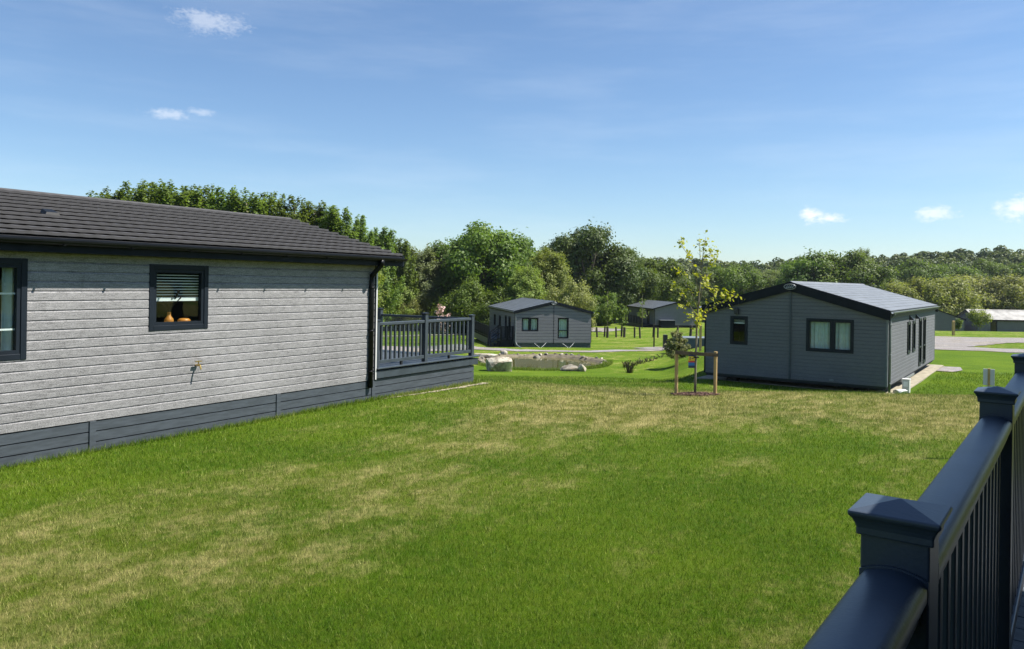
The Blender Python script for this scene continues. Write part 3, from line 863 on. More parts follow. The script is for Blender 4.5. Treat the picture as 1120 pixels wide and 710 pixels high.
for x in (0.04, W2 - 0.10): mb.box(x, x + 0.05, 0.05, L2 - 0.05, 0.2, 0.30)
mb.box(0.05, W2 - 0.05, 0.05, 0.09, 0.2, 0.30)
mb.build('chassis', M['void'], rl)
for y in (7.3, 8.2):
    w_ = MB(); w_.tube([(W2 - 0.42, y, 0.24), (W2 - 0.2, y, 0.24)], 0.22, 18); w_.build('wheel', M['black'], rl)
mb = MB(); mb.box(W2 - 0.12, W2 + 0.02, 3.2, 6.4, 0.16, 0.24); mb.build('waste_pipe', M['steel'], rl)
mb = MB(); mb.box(gab_x(911) - .07, gab_x(911) + .07, -0.06, -0.027, zb2 + 0.05, zb2 + 0.12); mb.build('flue_cover', M['pipe_grey'], rl)
# slab under it
mb = MB()
o = empty('slab', org2, -T2)
mb.box(-0.5, W2 + 0.36, 0.4, L2 + 0.6, -0.12, 0.015)
s_ = mb.build('concrete_slab', M['concrete']); s_.location = org2; s_.rotation_euler = (0, 0, -T2); tag(s_, kind='structure')
bpy.data.objects.remove(o)
mb = MB(); N = 12
v0 = org2 + X2 * (W2 + 0.9) + Y2 * (L2 - 2.2)
gp = sheet('gravel_pad', [(v0.x - 0.3, v0.y), (v0.x + 0.5, v0.y + 1.2), (v0.x + 1.1, v0.y + 2.6)], [0.7, 1.3, 1.5], M['path'], 0.035, 8, 4)
# meter box and pale cover beside the lodge
c = org2 + X2 * (W2 + 0.42) + Y2 * 1.35
mb = MB(); mb.box(-0.115, 0.115, -0.14, 0.14, 0, 0.46)
mbx = empty('meter_box', (c.x, c.y, ZG + 0.015), -T2); tag(mbx, 'white utility meter box beside the slate lodge corner', 'meter box')
mb.build('cabinet', M['white'], mbx, bevel=0.012)
mb = MB(); mb.box(-0.07, 0.07, -0.148, -0.1415, 0.22, 0.40); mb.build('door', M['offwhite'], mbx)
mb = MB(); mb.box(-0.13, 0.13, -0.16, 0.16, 0.46, 0.485); mb.build('lid', M['white'], mbx, bevel=0.008)

def blob(name, r, sc, mat, seed, sub=3, amp=0.25, flat=0.0):
    bm = bmesh.new(); bmesh.ops.create_icosphere(bm, subdivisions=sub, radius=1)
    rnd = random.Random(seed)
    dirs = [Vector((rnd.gauss(0, 1), rnd.gauss(0, 1), rnd.gauss(0, 1))).normalized() for _ in range(9)]
    cut = [rnd.uniform(0.42, 0.80) for _ in dirs]
    for v in bm.verts:
        p = v.co.copy()
        for d, c_ in zip(dirs, cut):                       # chop planes give fractured faces
            k = p.dot(d)
            if k > c_: p -= d * (k - c_) * 0.92
        p *= 1 + amp * 0.16 * math.sin(7 * p.x + seed) * math.sin(6 * p.y + 2 * seed) + rnd.uniform(-0.02, 0.02)
        v.co = Vector((p.x * sc[0], p.y * sc[1], p.z * sc[2])) * r
    me = bpy.data.meshes.new(name); bm.to_mesh(me); bm.free(); me.materials.append(mat)
    o = bpy.data.objects.new(name, me); col.objects.link(o)
    return o
c = org2 + X2 * (W2 + 0.35) + Y2 * 0.62
b_ = blob('rubble_bag', 0.2, (1.4, 1.0, 0.6), M['white'], 3); b_.location = (c.x, c.y, ZG + 0.1)
tag(b_, 'small white sack on the ground beside the meter box', 'sack')

# ---- centre lodge
T3 = R(-10.8); W3, L3 = 5.9, 12.0
g3 = -2.52
org3 = Vector((0.31, 58.0, g3))
wins3 = {'front': [dict(r=(0.47, 1.76, 1.28, 2.32), mull=(1.13,), curtain=[(0.5, 1.0), (1.2, 1.72)], mat='trim'),
                   dict(r=(3.27, 4.13, 0.74, 2.32), transom=(1.35,), curtain=[(3.3, 4.1)], mat='trim')],
         'left': [dict(r=(L3 - 2.6, L3 - 1.6, 0.35, 2.3), mat='trim'), dict(r=(L3 - 4.2, L3 - 3.3, 0.35, 2.3), mat='trim'),
                  dict(r=(L3 - 7.0, L3 - 6.0, 1.2, 2.2), mat='trim'), dict(r=(L3 - 9.6, L3 - 8.6, 1.2, 2.2), mat='trim')]}
cl, fc3, ri3 = lodge('centre_lodge', 'mid grey lodge beyond the pond with two front windows and a ramp on its left', org3, T3, W3, L3, 0.42, 2.70, 0.72,
                     mats=('siding_mid', 'roof_dark', 'trim', 'skirt'), ovx=0.12, ovf=0.12, ovb=0.2, openings=wins3, roof_rows=10, wave=0.0, thick=0.14, barge=0.24, seed=21, gutter='pipe_grey', rowh=0.237, lapd=0.06, roof_detail=False, joints=False)
mb = MB(); mb.box(W3 / 2 - 0.035, W3 / 2 + 0.035, -0.06, -0.027, 0.33, 3.3); mb.build('cover_strip', M['pvc'], cl)
badge(cl, W3 / 2, -0.15, 3.42)
mb = MB(); mb.tube([(0.0, -0.08, 2.62), (0.0, -0.08, 0.5), (0.1, -0.2, 0.25), (0.35, -0.7, 0.06)], 0.04, 8); mb.build('downpipe', M['pipe_grey'], cl)
# chain tie-downs in front
for x in (1.9, 4.1):
    mb = MB()
    mb.tube([(x - 0.45, -0.03, 0.38), (x, -0.35, 0.02)], 0.009, 5); mb.tube([(x + 0.5, -0.03, 0.42), (x, -0.35, 0.02)], 0.009, 5)
    mb.box(x + 0.47, x + 0.53, -0.06, -0.03, 0.42, 0.47)
    mb.build('anchor_strap', M['offwhite'], cl)
# side deck, steps and long walkway railing
RD = empty('ramp_deck', org3, -T3)
tag(RD, 'dark timber ramp and landing with railings on the left of the mid grey lodge', 'ramp')
mb = MB(); mb.box(-1.05, -0.08, 0.30, 1.95, 0.0, 0.62); mb.build('landing', M['trim'], RD)
for k in range(3):
    mb = MB(); mb.box(-1.29 - 0.24 * k, -1.052 - 0.24 * k, 0.6, 1.7, 0.0, 0.46 - 0.15 * k); mb.build('step', M['trim'], RD)
mb = MB(); mb.box(-1.55, -0.1, 3.05, 12.0, 0.0, 0.50); mb.build('walkway', M['skirt'], RD)
def simple_rail(root, a, b, z0, h, n, mat):
    a = Vector(a); b = Vector(b); mb = MB(); d = (b - a)
    u = d.normalized(); pn = Vector((-u.y, u.x, 0)) * 0.03
    for (z, w) in ((z0 + h, 0.05), (z0 + 0.12, 0.045)):
        A = a + Vector((0, 0, z)); B = b + Vector((0, 0, z + 0))
        mb.prism([A - pn, A + pn, A + pn + Vector((0, 0, w)), A - pn + Vector((0, 0, w))], [B - pn, B + pn, B + pn + Vector((0, 0, w)), B - pn + Vector((0, 0, w))])
    for k in range(n + 1):
        p = a + d * k / n
        s = 0.05 if k % 6 == 0 else 0.018
        mb.box(p.x - s, p.x + s, p.y - s, p.y + s, z0 + p.z, z0 + p.z + h + (0.08 if k % 6 == 0 else 0))
    mb.build('railing', mat, root)
simple_rail(RD, (-1.02, 0.34, 0), (-0.12, 0.34, 0), 0.62, 0.95, 12, M['trim'])
simple_rail(RD, (-1.52, 3.1, 0), (-1.52, 12, 0), 0.50, 0.95, 48, M['trim'])
for y in (0.6, 1.7):
    mb = MB()
    mb.tube([(-1.03, y, 1.55), (-1.8, y, 1.0)], 0.035, 6); mb.tube([(-1.03, y, 1.1), (-1.8, y, 0.55)], 0.03, 6)
    mb.tube([(-1.8, y, 0.0), (-1.8, y, 1.1)], 0.05, 6); mb.tube([(-1.03, y, 0.0), (-1.03, y, 1.65)], 0.05, 6)
    mb.build('handrail', M['trim'], RD)

# ---- lodge further back
T4 = R(-6.8)
org4 = Vector((18.62, 100, -3.15))
w4 = {'left': [dict(r=(9.0, 10.0, 0.4, 2.2), mat='trim'), dict(r=(5.0, 6.4, 0.4, 2.2), mat='trim')]}
bl, fc4, ri4 = lodge('rear_lodge', 'sage grey lodge beyond the fence posts with a dark veranda side, behind saplings', org4, T4, 5.6, 12.2, 0.35, 2.45, 0.75,
                     mats=('siding_mid', 'roof_dark', 'trim', 'trim'), ovx=0.35, ovf=0.2, ovb=0.2, openings=w4, roof_rows=8, wave=0, thick=0.14, barge=0.16, seed=31, rowh=0.2, roof_detail=False, joints=False, gutter='black')
mb = MB(); mb.box(0.5, 2.5, -1.0, -0.03, 1.0, 1.05); mb.build('porch', M['roof_grey'], bl)
mb = MB(); mb.box(0.55, 2.45, -0.92, -0.03, 0.0, 0.99); mb.build('porch_shade_box', M['trim'], bl)  # near-black box stands in for the shaded opening under the porch
mb = MB(); mb.box(-1.5, -0.06, 0.5, 11.5, 0, 0.4); mb.build('veranda', M['trim'], bl)
simple_rail(bl, (-1.45, 0.5, 0), (-1.45, 11.5, 0), 0.4, 0.95, 48, M['trim'])

# ---- lodges at the far right
fl = lodge('long_lodge', 'long low lodge at the far right with a pale weathered roof', (74.0, 127.6, -4.75), R(94), 6.2, 19, 0.3, 2.55, 1.35,
           mats=('siding_dark', 'roof_pale', 'trim', 'trim'), ovx=0.3, ovf=0.3, ovb=0.3, roof_rows=8, wave=0, thick=0.12, barge=0.16, seed=41, rowh=0.2, roof_detail=False, joints=False,
           openings={'right': [dict(r=(9.6, 11.4, 1.1, 2.2), mull=(10.5,), mat='trim', curtain=[(9.7, 10.3)]), dict(r=(2.0, 3.0, 0.4, 2.3), mat='trim'), dict(r=(14, 15.5, 1.1, 2.2), mat='trim')]})[0]
gl_ = lodge('gable_lodge', 'grey gabled lodge between the slate lodge and the long low lodge', (62.9, 122, -4.62), R(5), 8.6, 12, 0.3, 2.3, 1.45,
            mats=('siding_dark', 'roof_dark', 'trim', 'trim'), ovx=0.1, ovf=0.1, ovb=0.2, roof_rows=8, wave=0, thick=0.12, barge=0.16, seed=43, rowh=0.2, roof_detail=False, joints=False)[0]
dl = lodge('dark_roof_lodge', 'dark roofed lodge just behind the grey gabled lodge', (69, 150, -4.2), R(80), 6.2, 13.5, 0.3, 2.6, 1.2,
           mats=('siding_dark', 'roof_dark', 'trim', 'trim'), ovx=0.2, ovf=0.2, ovb=0.2, roof_rows=8, wave=0, thick=0.12, barge=0.18, seed=45, rowh=0.2, roof_detail=False, joints=False)[0]

# ---- our own deck, its railing and the lodge the picture is taken from
TD = R(36.4)
dd = Vector((math.sin(TD), math.cos(TD), 0)); dn = Vector((math.cos(TD), -math.sin(TD), 0))
p1 = Vector((0.622, 1.22, 0)); ZD = 0.93
FR = empty('front_railing', (p1.x, p1.y, ZD), -TD)
tag(FR, 'close dark blue grey railing in the right foreground with square post caps', 'railing')
SP = 1.80; PH = 1.09; PW = 0.097
for k in (-1, 0, 1, 2, 3):
    post(FR, 0, SP * k, 0, PH, PW, M['rail'], M['rail'], 0.130, 0.003)
RH = 1.028
def handrail(y0, y1):
    mb = MB(); prof = []
    hw = 0.047
    for i in range(13):
        a = -1 + 2 * i / 12
        prof.append((a * hw, RH + 0.012 * (1 - a * a) - (0.006 if abs(a) > 0.99 else 0)))
    prof += [(hw, RH - 0.028), (0.036, RH - 0.040), (0.036, RH - 0.062), (-0.036, RH - 0.062), (-0.036, RH - 0.040), (-hw, RH - 0.028)]
    mb.prism([(p[0], y0, p[1]) for p in prof], [(p[0], y1, p[1]) for p in prof])
    o = mb.build('handrail', M['rail'], FR)
    b = o.modifiers.new('bevel', 'BEVEL'); b.width = 0.004; b.segments = 2; b.limit_method = 'ANGLE'; b.angle_limit = R(40)
    for p in o.data.polygons: p.use_smooth = True
    b.harden_normals = True
    w = MB(); w.box(-0.03, 0.03, y0, y1, 0.07, 0.13); w.build('bottom_rail', M['rail'], FR, bevel=0.005)
base = None
for k in range(-1, 3):
    y0, y1 = SP * k + PW / 2 + 0.001, SP * (k + 1) - PW / 2 - 0.001
    handrail(y0, y1)
    # collar where the rail meets the post
    for (ya, yb) in ((y0, y0 + 0.005), (y1 - 0.005, y1)):
        cm = MB(); prof = []
        for i in range(13):
            a = -1 + 2 * i / 12; prof.append((a * 0.0484, RH + 0.0155 - 0.012 * a * a))
        prof += [(0.0484, RH - 0.03), (0.038, RH - 0.042), (0.038, RH - 0.064), (-0.038, RH - 0.064), (-0.038, RH - 0.042), (-0.0484, RH - 0.03)]
        cm.prism([(p[0], ya, p[1]) for p in prof], [(p[0], yb, p[1]) for p in prof]); cm.build('collar', M['rail'], FR)
    n = 15
    for i in range(n):
        y = y0 + (y1 - y0) * (i + 0.5) / n
        if base is None:
            m_ = MB(); m_.box(-0.019, 0.019, -0.019, 0.019, 0.13, RH - 0.062); base = m_.build('baluster', M['rail'], FR, bevel=0.003); b = base
        else:
            b = base.copy(); col.objects.link(b); b.parent = FR
        b.location = (0, y, 0)
DK = empty('viewing_deck', (p1.x, p1.y, ZD), -TD)
tag(DK, 'dark composite deck boards at the lower right corner below the railing', 'deck')
mb = MB()
k = 0
while k * 0.146 < 9.4:
    y = -3.6 + k * 0.146
    mb.box(-0.07, 2.38, y, y + 0.140, -0.03, -0.002)
    for g in range(5): pass
    k += 1
mb.build('deck_board', M['board'], DK, bevel=0.003)
mb = MB(); mb.box(-0.10, -0.072, -3.6, 5.8, -0.24, 0.0); mb.build('edge_board', M['rail'], DK, bevel=0.004)
mb = MB()
for j in range(3): mb.box(-0.085, -0.06, -3.6, 5.8, -0.55 - 0.2 * (j - 1) - 0.2, -0.55 - 0.2 * (j - 1) - 0.012)
mb.box(-0.05, 2.3, -3.5, 5.7, -0.98, -0.032)
mb.build('skirting', M['skirt'], DK)
o5 = p1 + dn * 2.4 + dd * (-12.6)
own = lodge('own_lodge', 'lodge beside the foreground deck, out of view to the right', (o5.x, o5.y, 0.0), TD, 6.1, 16.1, 0.92, 3.05, 0.8,
            mats=('siding', 'roof_tile', 'trim', 'skirt'), ovx=1.97, ovf=0.3, ovb=0.3, roof_rows=10, wave=0, thick=0.15, barge=0.2, seed=51, roof_detail=False, joints=False,  # unseen; overhang and roof length shaped to shade the railing and deck
            openings={'left': [dict(r=(3.0, 5.0, 0.8, 2.8), mull=(4.0,)), dict(r=(8.0, 9.2, 1.6, 2.7))]})[0]

# ------------------------------------------------------------------ vegetation
def leaves_mesh(name, pts, nrm, size, tint, mat, aspect=1.7, rng=None):
    """one diamond face per leaf clump; all numpy"""
    n = len(pts)
    rng = rng or np.random.default_rng(1)
    nr = nrm + rng.normal(0, 0.55, (n, 3)); nr /= np.linalg.norm(nr, axis=1)[:, None] + 1e-9
    a = np.cross(nr, rng.normal(0, 1, (n, 3))); a /= np.linalg.norm(a, axis=1)[:, None] + 1e-9
    b = np.cross(nr, a)
    s = size[:, None]
    bend = nr * s * 0.18
    v = np.stack([pts - a * s * aspect * 0.5, pts + b * s * 0.5 + bend, pts + a * s * aspect * 0.5, pts - b * s * 0.5 + bend], 1).reshape(-1, 3)
    me = bpy.data.meshes.new(name)
    me.vertices.add(4 * n); me.vertices.foreach_set('co', v.ravel().astype(np.float32))
    me.loops.add(4 * n); me.loops.foreach_set('vertex_index', np.arange(4 * n, dtype=np.int32))
    me.polygons.add(n); me.polygons.foreach_set('loop_start', np.arange(0, 4 * n, 4, dtype=np.int32))
    me.polygons.foreach_set('loop_total', np.full(n, 4, dtype=np.int32))
    me.update(calc_edges=True)
    at = me.attributes.new('tint', 'FLOAT', 'POINT')
    at.data.foreach_set('value', np.repeat(np.clip(tint, 0, 1), 4).astype(np.float32))
    me.materials.append(mat)
    me.validate()
    return me

def lobes(kind, rng):
    """centres, radii (3) and limb length profile for a crown of unit height 1 (trunk base at 0)"""
    C = []; Rr = []
    if kind == 'oak':
        n = 46
        while len(C) < n:
            p = rng.uniform(-1, 1, 3)
            r = np.linalg.norm(p)
            if r > 1 or r < 0.45: continue
            if p[2] < -0.75: continue
            C.append((p[0] * 0.40, p[1] * 0.40, 0.57 + p[2] * 0.37)); s = rng.uniform(0.08, 0.15); Rr.append((s, s, s * 0.8))
    elif kind == 'willow':
        n = 50
        while len(C) < n:
            p = rng.uniform(-1, 1, 3); r = np.linalg.norm(p)
            if r > 1 or r < 0.35: continue
            wdt = 0.34 * (1 - 0.25 * max(0, p[2]))
            C.append((p[0] * wdt, p[1] * wdt, 0.50 + p[2] * 0.44)); s = rng.uniform(0.05, 0.09); Rr.append((s, s, s * 1.7))
    elif kind == 'feather':
        n = 58
        for i in range(n):
            t = rng.uniform(0.12, 0.97); w = (0.19 if t < 0.55 else 0.19 * (1 - (t - 0.55) / 0.5)) * min(1, t / 0.25) + 0.012
            a = rng.uniform(0, 6.28); r = w * math.sqrt(rng.uniform(0.1, 1))
            C.append((r * math.cos(a), r * math.sin(a), t)); s = rng.uniform(0.03, 0.055); Rr.append((s, s, s * 1.9))
        for i in range(30):
            a = rng.uniform(0, 6.28); r = rng.uniform(0.01, 0.15)
            C.append((r * math.cos(a), r * math.sin(a), rng.uniform(0.90, 1.0) - r * 1.5)); Rr.append((0.010, 0.010, rng.uniform(.05, .10)))
    elif kind == 'bush':
        n = 44
        while len(C) < n:
            p = rng.uniform(-1, 1, 3); r = np.linalg.norm(p)
            if r > 1 or r < 0.4: continue
            C.append((p[0] * 0.55, p[1] * 0.55, 0.46 + p[2] * 0.42)); s = rng.uniform(0.10, 0.17); Rr.append((s, s, s * 0.9))
    return np.array(C), np.array(Rr)

def stroke_crown(kind, rng, nleaf, lsize):
    '''crowns built from ascending or arching shoots with leaves along them'''
    P = []; N = []; T = []; S = []; C = []
    ns = 130 if kind == 'feather' else 150
    per = max(1, nleaf // ns)
    for i in range(ns):
        a = rng.uniform(0, 6.28)
        if kind == 'feather':
            zb = rng.uniform(0.08, 0.74); wd = 0.20 * (1 - 0.55 * max(0, (zb - 0.35) / 0.4))
            rr_ = wd * math.sqrt(rng.uniform(0.05, 1)); ln = rng.uniform(0.16, 0.30)
            p0 = np.array([rr_ * .35 * math.cos(a), rr_ * .35 * math.sin(a), zb]); p1_ = np.array([rr_ * .8 * math.cos(a), rr_ * .8 * math.sin(a), zb + ln * .45]); p2 = np.array([rr_ * math.cos(a), rr_ * math.sin(a), min(zb + ln, 1.0 - rr_ * .7)])
            sg = 0.020
        else:
            zb = rng.uniform(0.10, 0.70); ph = (zb - 0.1) / 0.6
            rr_ = (0.36 - 0.20 * ph ** 1.5) * math.sqrt(rng.uniform(0.08, 1)); ln = rng.uniform(0.14, 0.30)
            p0 = np.array([rr_ * .3 * math.cos(a), rr_ * .3 * math.sin(a), zb]); p1_ = np.array([rr_ * .75 * math.cos(a), rr_ * .75 * math.sin(a), zb + ln]); p2 = np.array([rr_ * 1.12 * math.cos(a), rr_ * 1.12 * math.sin(a), zb + ln * .62])
            sg = 0.026
        C.append(p1_)
        t = rng.uniform(0.05, 1, (per, 1)) ** 0.8
        q = (1 - t) ** 2 * p0 + 2 * t * (1 - t) * p1_ + t * t * p2
        fall = sg * (1.25 - 0.85 * t) if kind == 'feather' else sg * (1.1 - .35 * t)
        q = q + rng.normal(0, 1, (per, 3)) * fall
        d = q - np.array([0, 0, 0.45]); d /= np.linalg.norm(d, axis=1)[:, None] + 1e-6
        tone = rng.uniform(0, 0.45)
        P.append(q); N.append(d + [0, 0, .35]); T.append(np.clip(tone + rng.normal(.2, .18, per), 0, 1)); S.append(lsize * rng.uniform(.6, 1.35, per))
    return np.concatenate(P), np.concatenate(N), np.concatenate(T), np.concatenate(S), np.array(C)

def crown_variant(kind, seed, mat, nleaf, lsize):
    rng = np.random.default_rng(seed)
    if kind in ('feather', 'willow'):
        P, N, T, S, C = stroke_crown(kind, rng, nleaf, lsize)
        C = C[::3]
        return finish_tree(kind, seed, mat, rng, P, N, T, S, C)
    C, Rr = lobes(kind, rng)
    per = max(1, nleaf // len(C))
    P = []; N = []; T = []; S = []
    for c, r in zip(C, Rr):
        d = rng.normal(0, 1, (per, 3)); d /= np.linalg.norm(d, axis=1)[:, None]
        rad = np.clip(rng.normal(0.72, 0.34, (per, 1)), 0.05, 1.75)
        q = c + d * r * rad
        P.append(q); N.append(d + np.array([0, 0, 0.25]) + (c - np.array([0, 0, .5])) * 0.6)
        T.append(np.clip(rng.uniform(0, 0.55) + rng.normal(0.2, 0.2, per), 0, 1))
        S.append(lsize * rng.uniform(0.6, 1.4, per))
    P = np.concatenate(P); N = np.concatenate(N); T = np.concatenate(T); S = np.concatenate(S)
    return finish_tree(kind, seed, mat, rng, P, N, T, S, C)

def finish_tree(kind, seed, mat, rng, P, N, T, S, C):
    crown = leaves_mesh('crown', P, N, S, T, mat, 1.6, rng)
    tb = MB()
    th = {'oak': 0.3, 'willow': 0.2, 'feather': 0.9, 'bush': 0.15}[kind]
    r0 = {'oak': 0.030, 'willow': 0.022, 'feather': 0.015, 'bush': 0.02}[kind]
    pts = [(0, 0, -0.03)] + [(0.01 * math.sin(3 * k + seed), 0.01 * math.cos(2 * k + seed), th * k / 4) for k in range(1, 5)]
    tb.tube(pts, [r0 * 1.35, r0, r0 * 0.9, r0 * 0.8, r0 * (0.7 if th < 0.5 else 0.15)], 8)
    for c in C[::2]:
        z = min(th * 0.98, c[2] * 0.75)
        s = Vector((0, 0, z)); e = Vector(c); m_ = s.lerp(e, 0.5) + Vector((0, 0, 0.03))
        tb.tube([s, m_, e], [r0 * 0.42, r0 * 0.28, r0 * 0.08], 5)
    trunk = tb.mesh('trunk', M['bark'], True)
    return trunk, crown

KINDS = {}
def reg(key, kind, mat, nleaf, ls, n):
    KINDS[key] = [crown_variant(kind, 100 + 7 * i + hash_name(key), M[mat], nleaf, ls) for i in range(n)]
reg('oak', 'oak', 'leaf_oak', 30000, 0.019, 2)
reg('darkoak', 'oak', 'leaf_dark', 34000, 0.017, 2)
reg('willow', 'willow', 'leaf_willow', 32000, 0.0125, 2)
reg('greywillow', 'willow', 'leaf_grey', 32000, 0.0120, 2)
reg('feather', 'feather', 'leaf_feather', 26000, 0.0115, 3)
reg('bush', 'bush', 'leaf_sallow', 30000, 0.018, 2)
reg('palebush', 'bush', 'leaf_pale', 28000, 0.019, 2)
reg('darkbush', 'bush', 'leaf_oak', 24000, 0.024, 2)
tcount = [0]
def tree(name, px, top, Y, key, label, group=None, wide=1.0, cat='tree'):
    """px, top: column and row of the tree top in the photograph, Y: its distance"""
    X = (px - 560) / FPX * Y; zt = EYE + (hor(px) - top) * Y / FPX
    z0 = tz(X, Y) - 0.05; H = zt - z0
    tcount[0] += 1; i = tcount[0]
    tr, cr = KINDS[key][i % len(KINDS[key])]
    root = empty(name, (X, Y, z0), (i * 2.399) % 6.283)
    root.scale = (H * wide, H * wide, H)
    for nm, me in (('trunk', tr), ('crown', cr)):
        o = bpy.data.objects.new(nm, me); col.objects.link(o); o.parent = root
    tag(root, label, cat, group)
    return root
ORD = ['first', 'second', 'third', 'fourth', 'fifth', 'sixth', 'seventh', 'eighth', 'ninth', 'tenth', 'eleventh', 'twelfth', 'thirteenth', 'fourteenth',
       'fifteenth', 'sixteenth', 'seventeenth', 'eighteenth', 'nineteenth', 'twentieth', 'twenty-first', 'twenty-second', 'twenty-third', 'twenty-fourth', 'twenty-fifth', 'twenty-sixth', 'twenty-seventh', 'twenty-eighth']

row = [(102, 210, 60), (124, 199, 62), (148, 193, 61), (171, 193, 63), (196, 193, 61), (221, 197, 64), (246, 199, 62), (270, 202, 61), (296, 205, 63), (320, 209, 62), (345, 215, 64), (368, 221, 62), (392, 231, 72), (414, 244, 80), (436, 257, 84)]
for i, (px, top, Y) in enumerate(row):
    tree('poplar_tree', px, top, Y, 'feather', f'feathery light green tree, {ORD[i]} from the left in the row rising behind the nearest lodge', 'feathery trees behind the nearest lodge', 1.0 + 0.25 * ((i * 5) % 3) / 2)
extra = [(40, 214, 66), (-40, 212, 68), (-130, 210, 66), (-230, 205, 68)]
for i, (px, top, Y) in enumerate(extra):
    tree('poplar_tree', px, top + 12, Y, 'feather', 'light green tree hidden behind the roof of the nearest lodge', 'trees hidden behind the nearest roof', 1.3)
mid = [
    (300, 246, 70, 'willow', 1.25, 'broad light green willow low behind the roof end of the nearest lodge'),
    (375, 252, 66, 'willow', 1.2, 'loose willow behind the gable end of the nearest lodge'),
    (428, 284, 84, 'willow', 1.15, 'yellow green willow right beside the downpipe of the nearest lodge'),
    (462, 262, 88, 'greywillow', 1.1, 'grey green willow above the deck railing of the nearest lodge'),
    (492, 252, 90, 'greywillow', 1.25, 'tall grey green willow left of the mid green oaks'),
    (478, 318, 86, 'bush', 1.0, 'low bright willow bush just behind the deck railing'),
    (440, 322, 84, 'bush', 1.0, 'low bright green bush directly behind the left half of the deck railing'),
    (521, 244, 88, 'oak', 0.95, 'mid green oak, taller of the two behind the left side of the mid grey lodge'),
    (545, 252, 92, 'oak', 1.0, 'mid green oak rising over the ridge of the mid grey lodge'),
    (512, 300, 82, 'darkbush', 1.0, 'dark leafy bush at the far end of the ramp'),
    (542, 312, 80, 'darkbush', 1.0, 'dark leafy bush behind the roof of the mid grey lodge'),
    (572, 262, 104, 'oak', 0.9, 'rounded green oak between the two oaks and the big dark oak'),
    (574, 284, 80, 'willow', 1.15, 'pale olive willow over the roof of the mid grey lodge'),
    (600, 264, 86, 'willow', 0.95, 'tall pale olive willow left of the big dark oak'),
    (624, 302, 78, 'palebush', 0.8, 'small pale straw coloured sallow at the right gable corner of the mid grey lodge'),
    (643, 243, 112, 'darkoak', 1.0, 'biggest dark green oak standing above the rest in the middle'),
    (616, 262, 114, 'darkoak', 0.9, 'dark oak shoulder on the left of the biggest dark oak'),
    (672, 268, 116, 'darkoak', 0.9, 'dark oak on the right flank of the biggest dark oak'),
    (660, 318, 104, 'darkbush', 1.2, 'dark undergrowth bush at the foot of the biggest dark oak'),
    (692, 283, 120, 'oak', 0.95, 'round green oak left of the sage grey lodge roof'),
    (716, 279, 128, 'oak', 1.0, 'round green oak above the sage grey lodge roof'),
    (738, 296, 132, 'oak', 1.0, 'shorter green oak behind the staked young tree'),
    (700, 322, 118, 'darkbush', 1.3, 'dark bush directly behind the sage grey lodge'),
    (770, 292, 150, 'greywillow', 1.2, 'olive tree between the staked young tree and the slate lodge'),
    (800, 286, 150, 'oak', 1.1, 'green oak above the left eave of the slate lodge'),
    (832, 290, 155, 'greywillow', 1.3, 'olive grey tree over the left slope of the slate lodge'),
    (858, 288, 160, 'greywillow', 1.2, 'olive grey tree right over the ridge badge of the slate lodge'),
    (886, 279, 150, 'oak', 1.1, 'green oak behind the left end of the pale slate lodge roof'),
    (910, 272, 150, 'oak', 1.15, 'tallest green oak behind the pale roof of the slate lodge'),
    (936, 276, 148, 'oak', 1.05, 'green oak right of the tallest one behind the slate lodge roof'),
    (962, 287, 160, 'greywillow', 1.2, 'olive grey tree beyond the far end of the slate lodge roof'),
    (986, 306, 150, 'bush', 1.3, 'light olive sallow bush above the eave end of the slate lodge'),
    (1012, 297, 146, 'bush', 1.5, 'broad light olive sallow mound behind the dark roofed lodge'),
    (1038, 310, 158, 'darkbush', 1.0, 'dark gap bush between two pale sallow mounds'),
    (1060, 303, 165, 'bush', 1.2, 'bright olive sallow mound behind the roof of the long low lodge'),
    (1086, 295, 162, 'palebush', 1.5, 'pale straw green sallow mound over the long low lodge'),
    (1116, 301, 165, 'palebush', 1.2, 'pale sallow mound at the right edge over the long low lodge'),
    (1145, 296, 165, 'bush', 1.3, 'olive sallow just beyond the right edge of the view'),
    (944, 262, 200, 'greywillow', 0.55, 'thin open crowned tree poking above the skyline behind the slate lodge'),
    (1004, 284, 200, 'oak', 1.1, 'green oak between the sallow mounds and the far wood'),
    (1040, 286, 205, 'oak', 1.2, 'wide spreading green oak in front of the far wood above the dark roof'),
    (1075, 284, 210, 'oak', 1.1, 'green oak in front of the far wood above the long low lodge'),
    (1105, 286, 210, 'oak', 1.1, 'green oak in front of the far wood near the right edge'),
]
for (px, top, Y, key, wd, lab) in mid:
    nm = {'oak': 'oak_tree', 'darkoak': 'oak_tree', 'willow': 'willow_tree', 'greywillow': 'willow_tree'}.get(key, 'bush')
    tree(nm, px, top, Y, key, lab, None, wd, 'tree' if nm != 'bush' else 'bush')

for i, (x, y, h) in enumerate(((33, -6, 9.5), (31, 1, 8), (30, 6.5, 8), (34, 9.5, 10), (31, 13.5, 8.5), (34, 17.5, 9), (37, 3, 8))):  # unseen oaks, added so the window panes reflect dark foliage
    px_, top_ = 560 + FPX * x / 20.0, 0
    tr, cr = KINDS['oak'][i % 2]
    root = empty('oak_tree', (x, y, tz(x, y) - 0.05), 1.3 * i); root.scale = (h * 1.15, h * 1.15, h)
    for nm, me in (('trunk', tr), ('crown', cr)):
        o = bpy.data.objects.new(nm, me); col.objects.link(o); o.parent = root
    tag(root, 'unseen oak added to the right of the view, mirrored in the window panes of the nearest lodge', 'tree', 'oaks mirrored in the window panes')

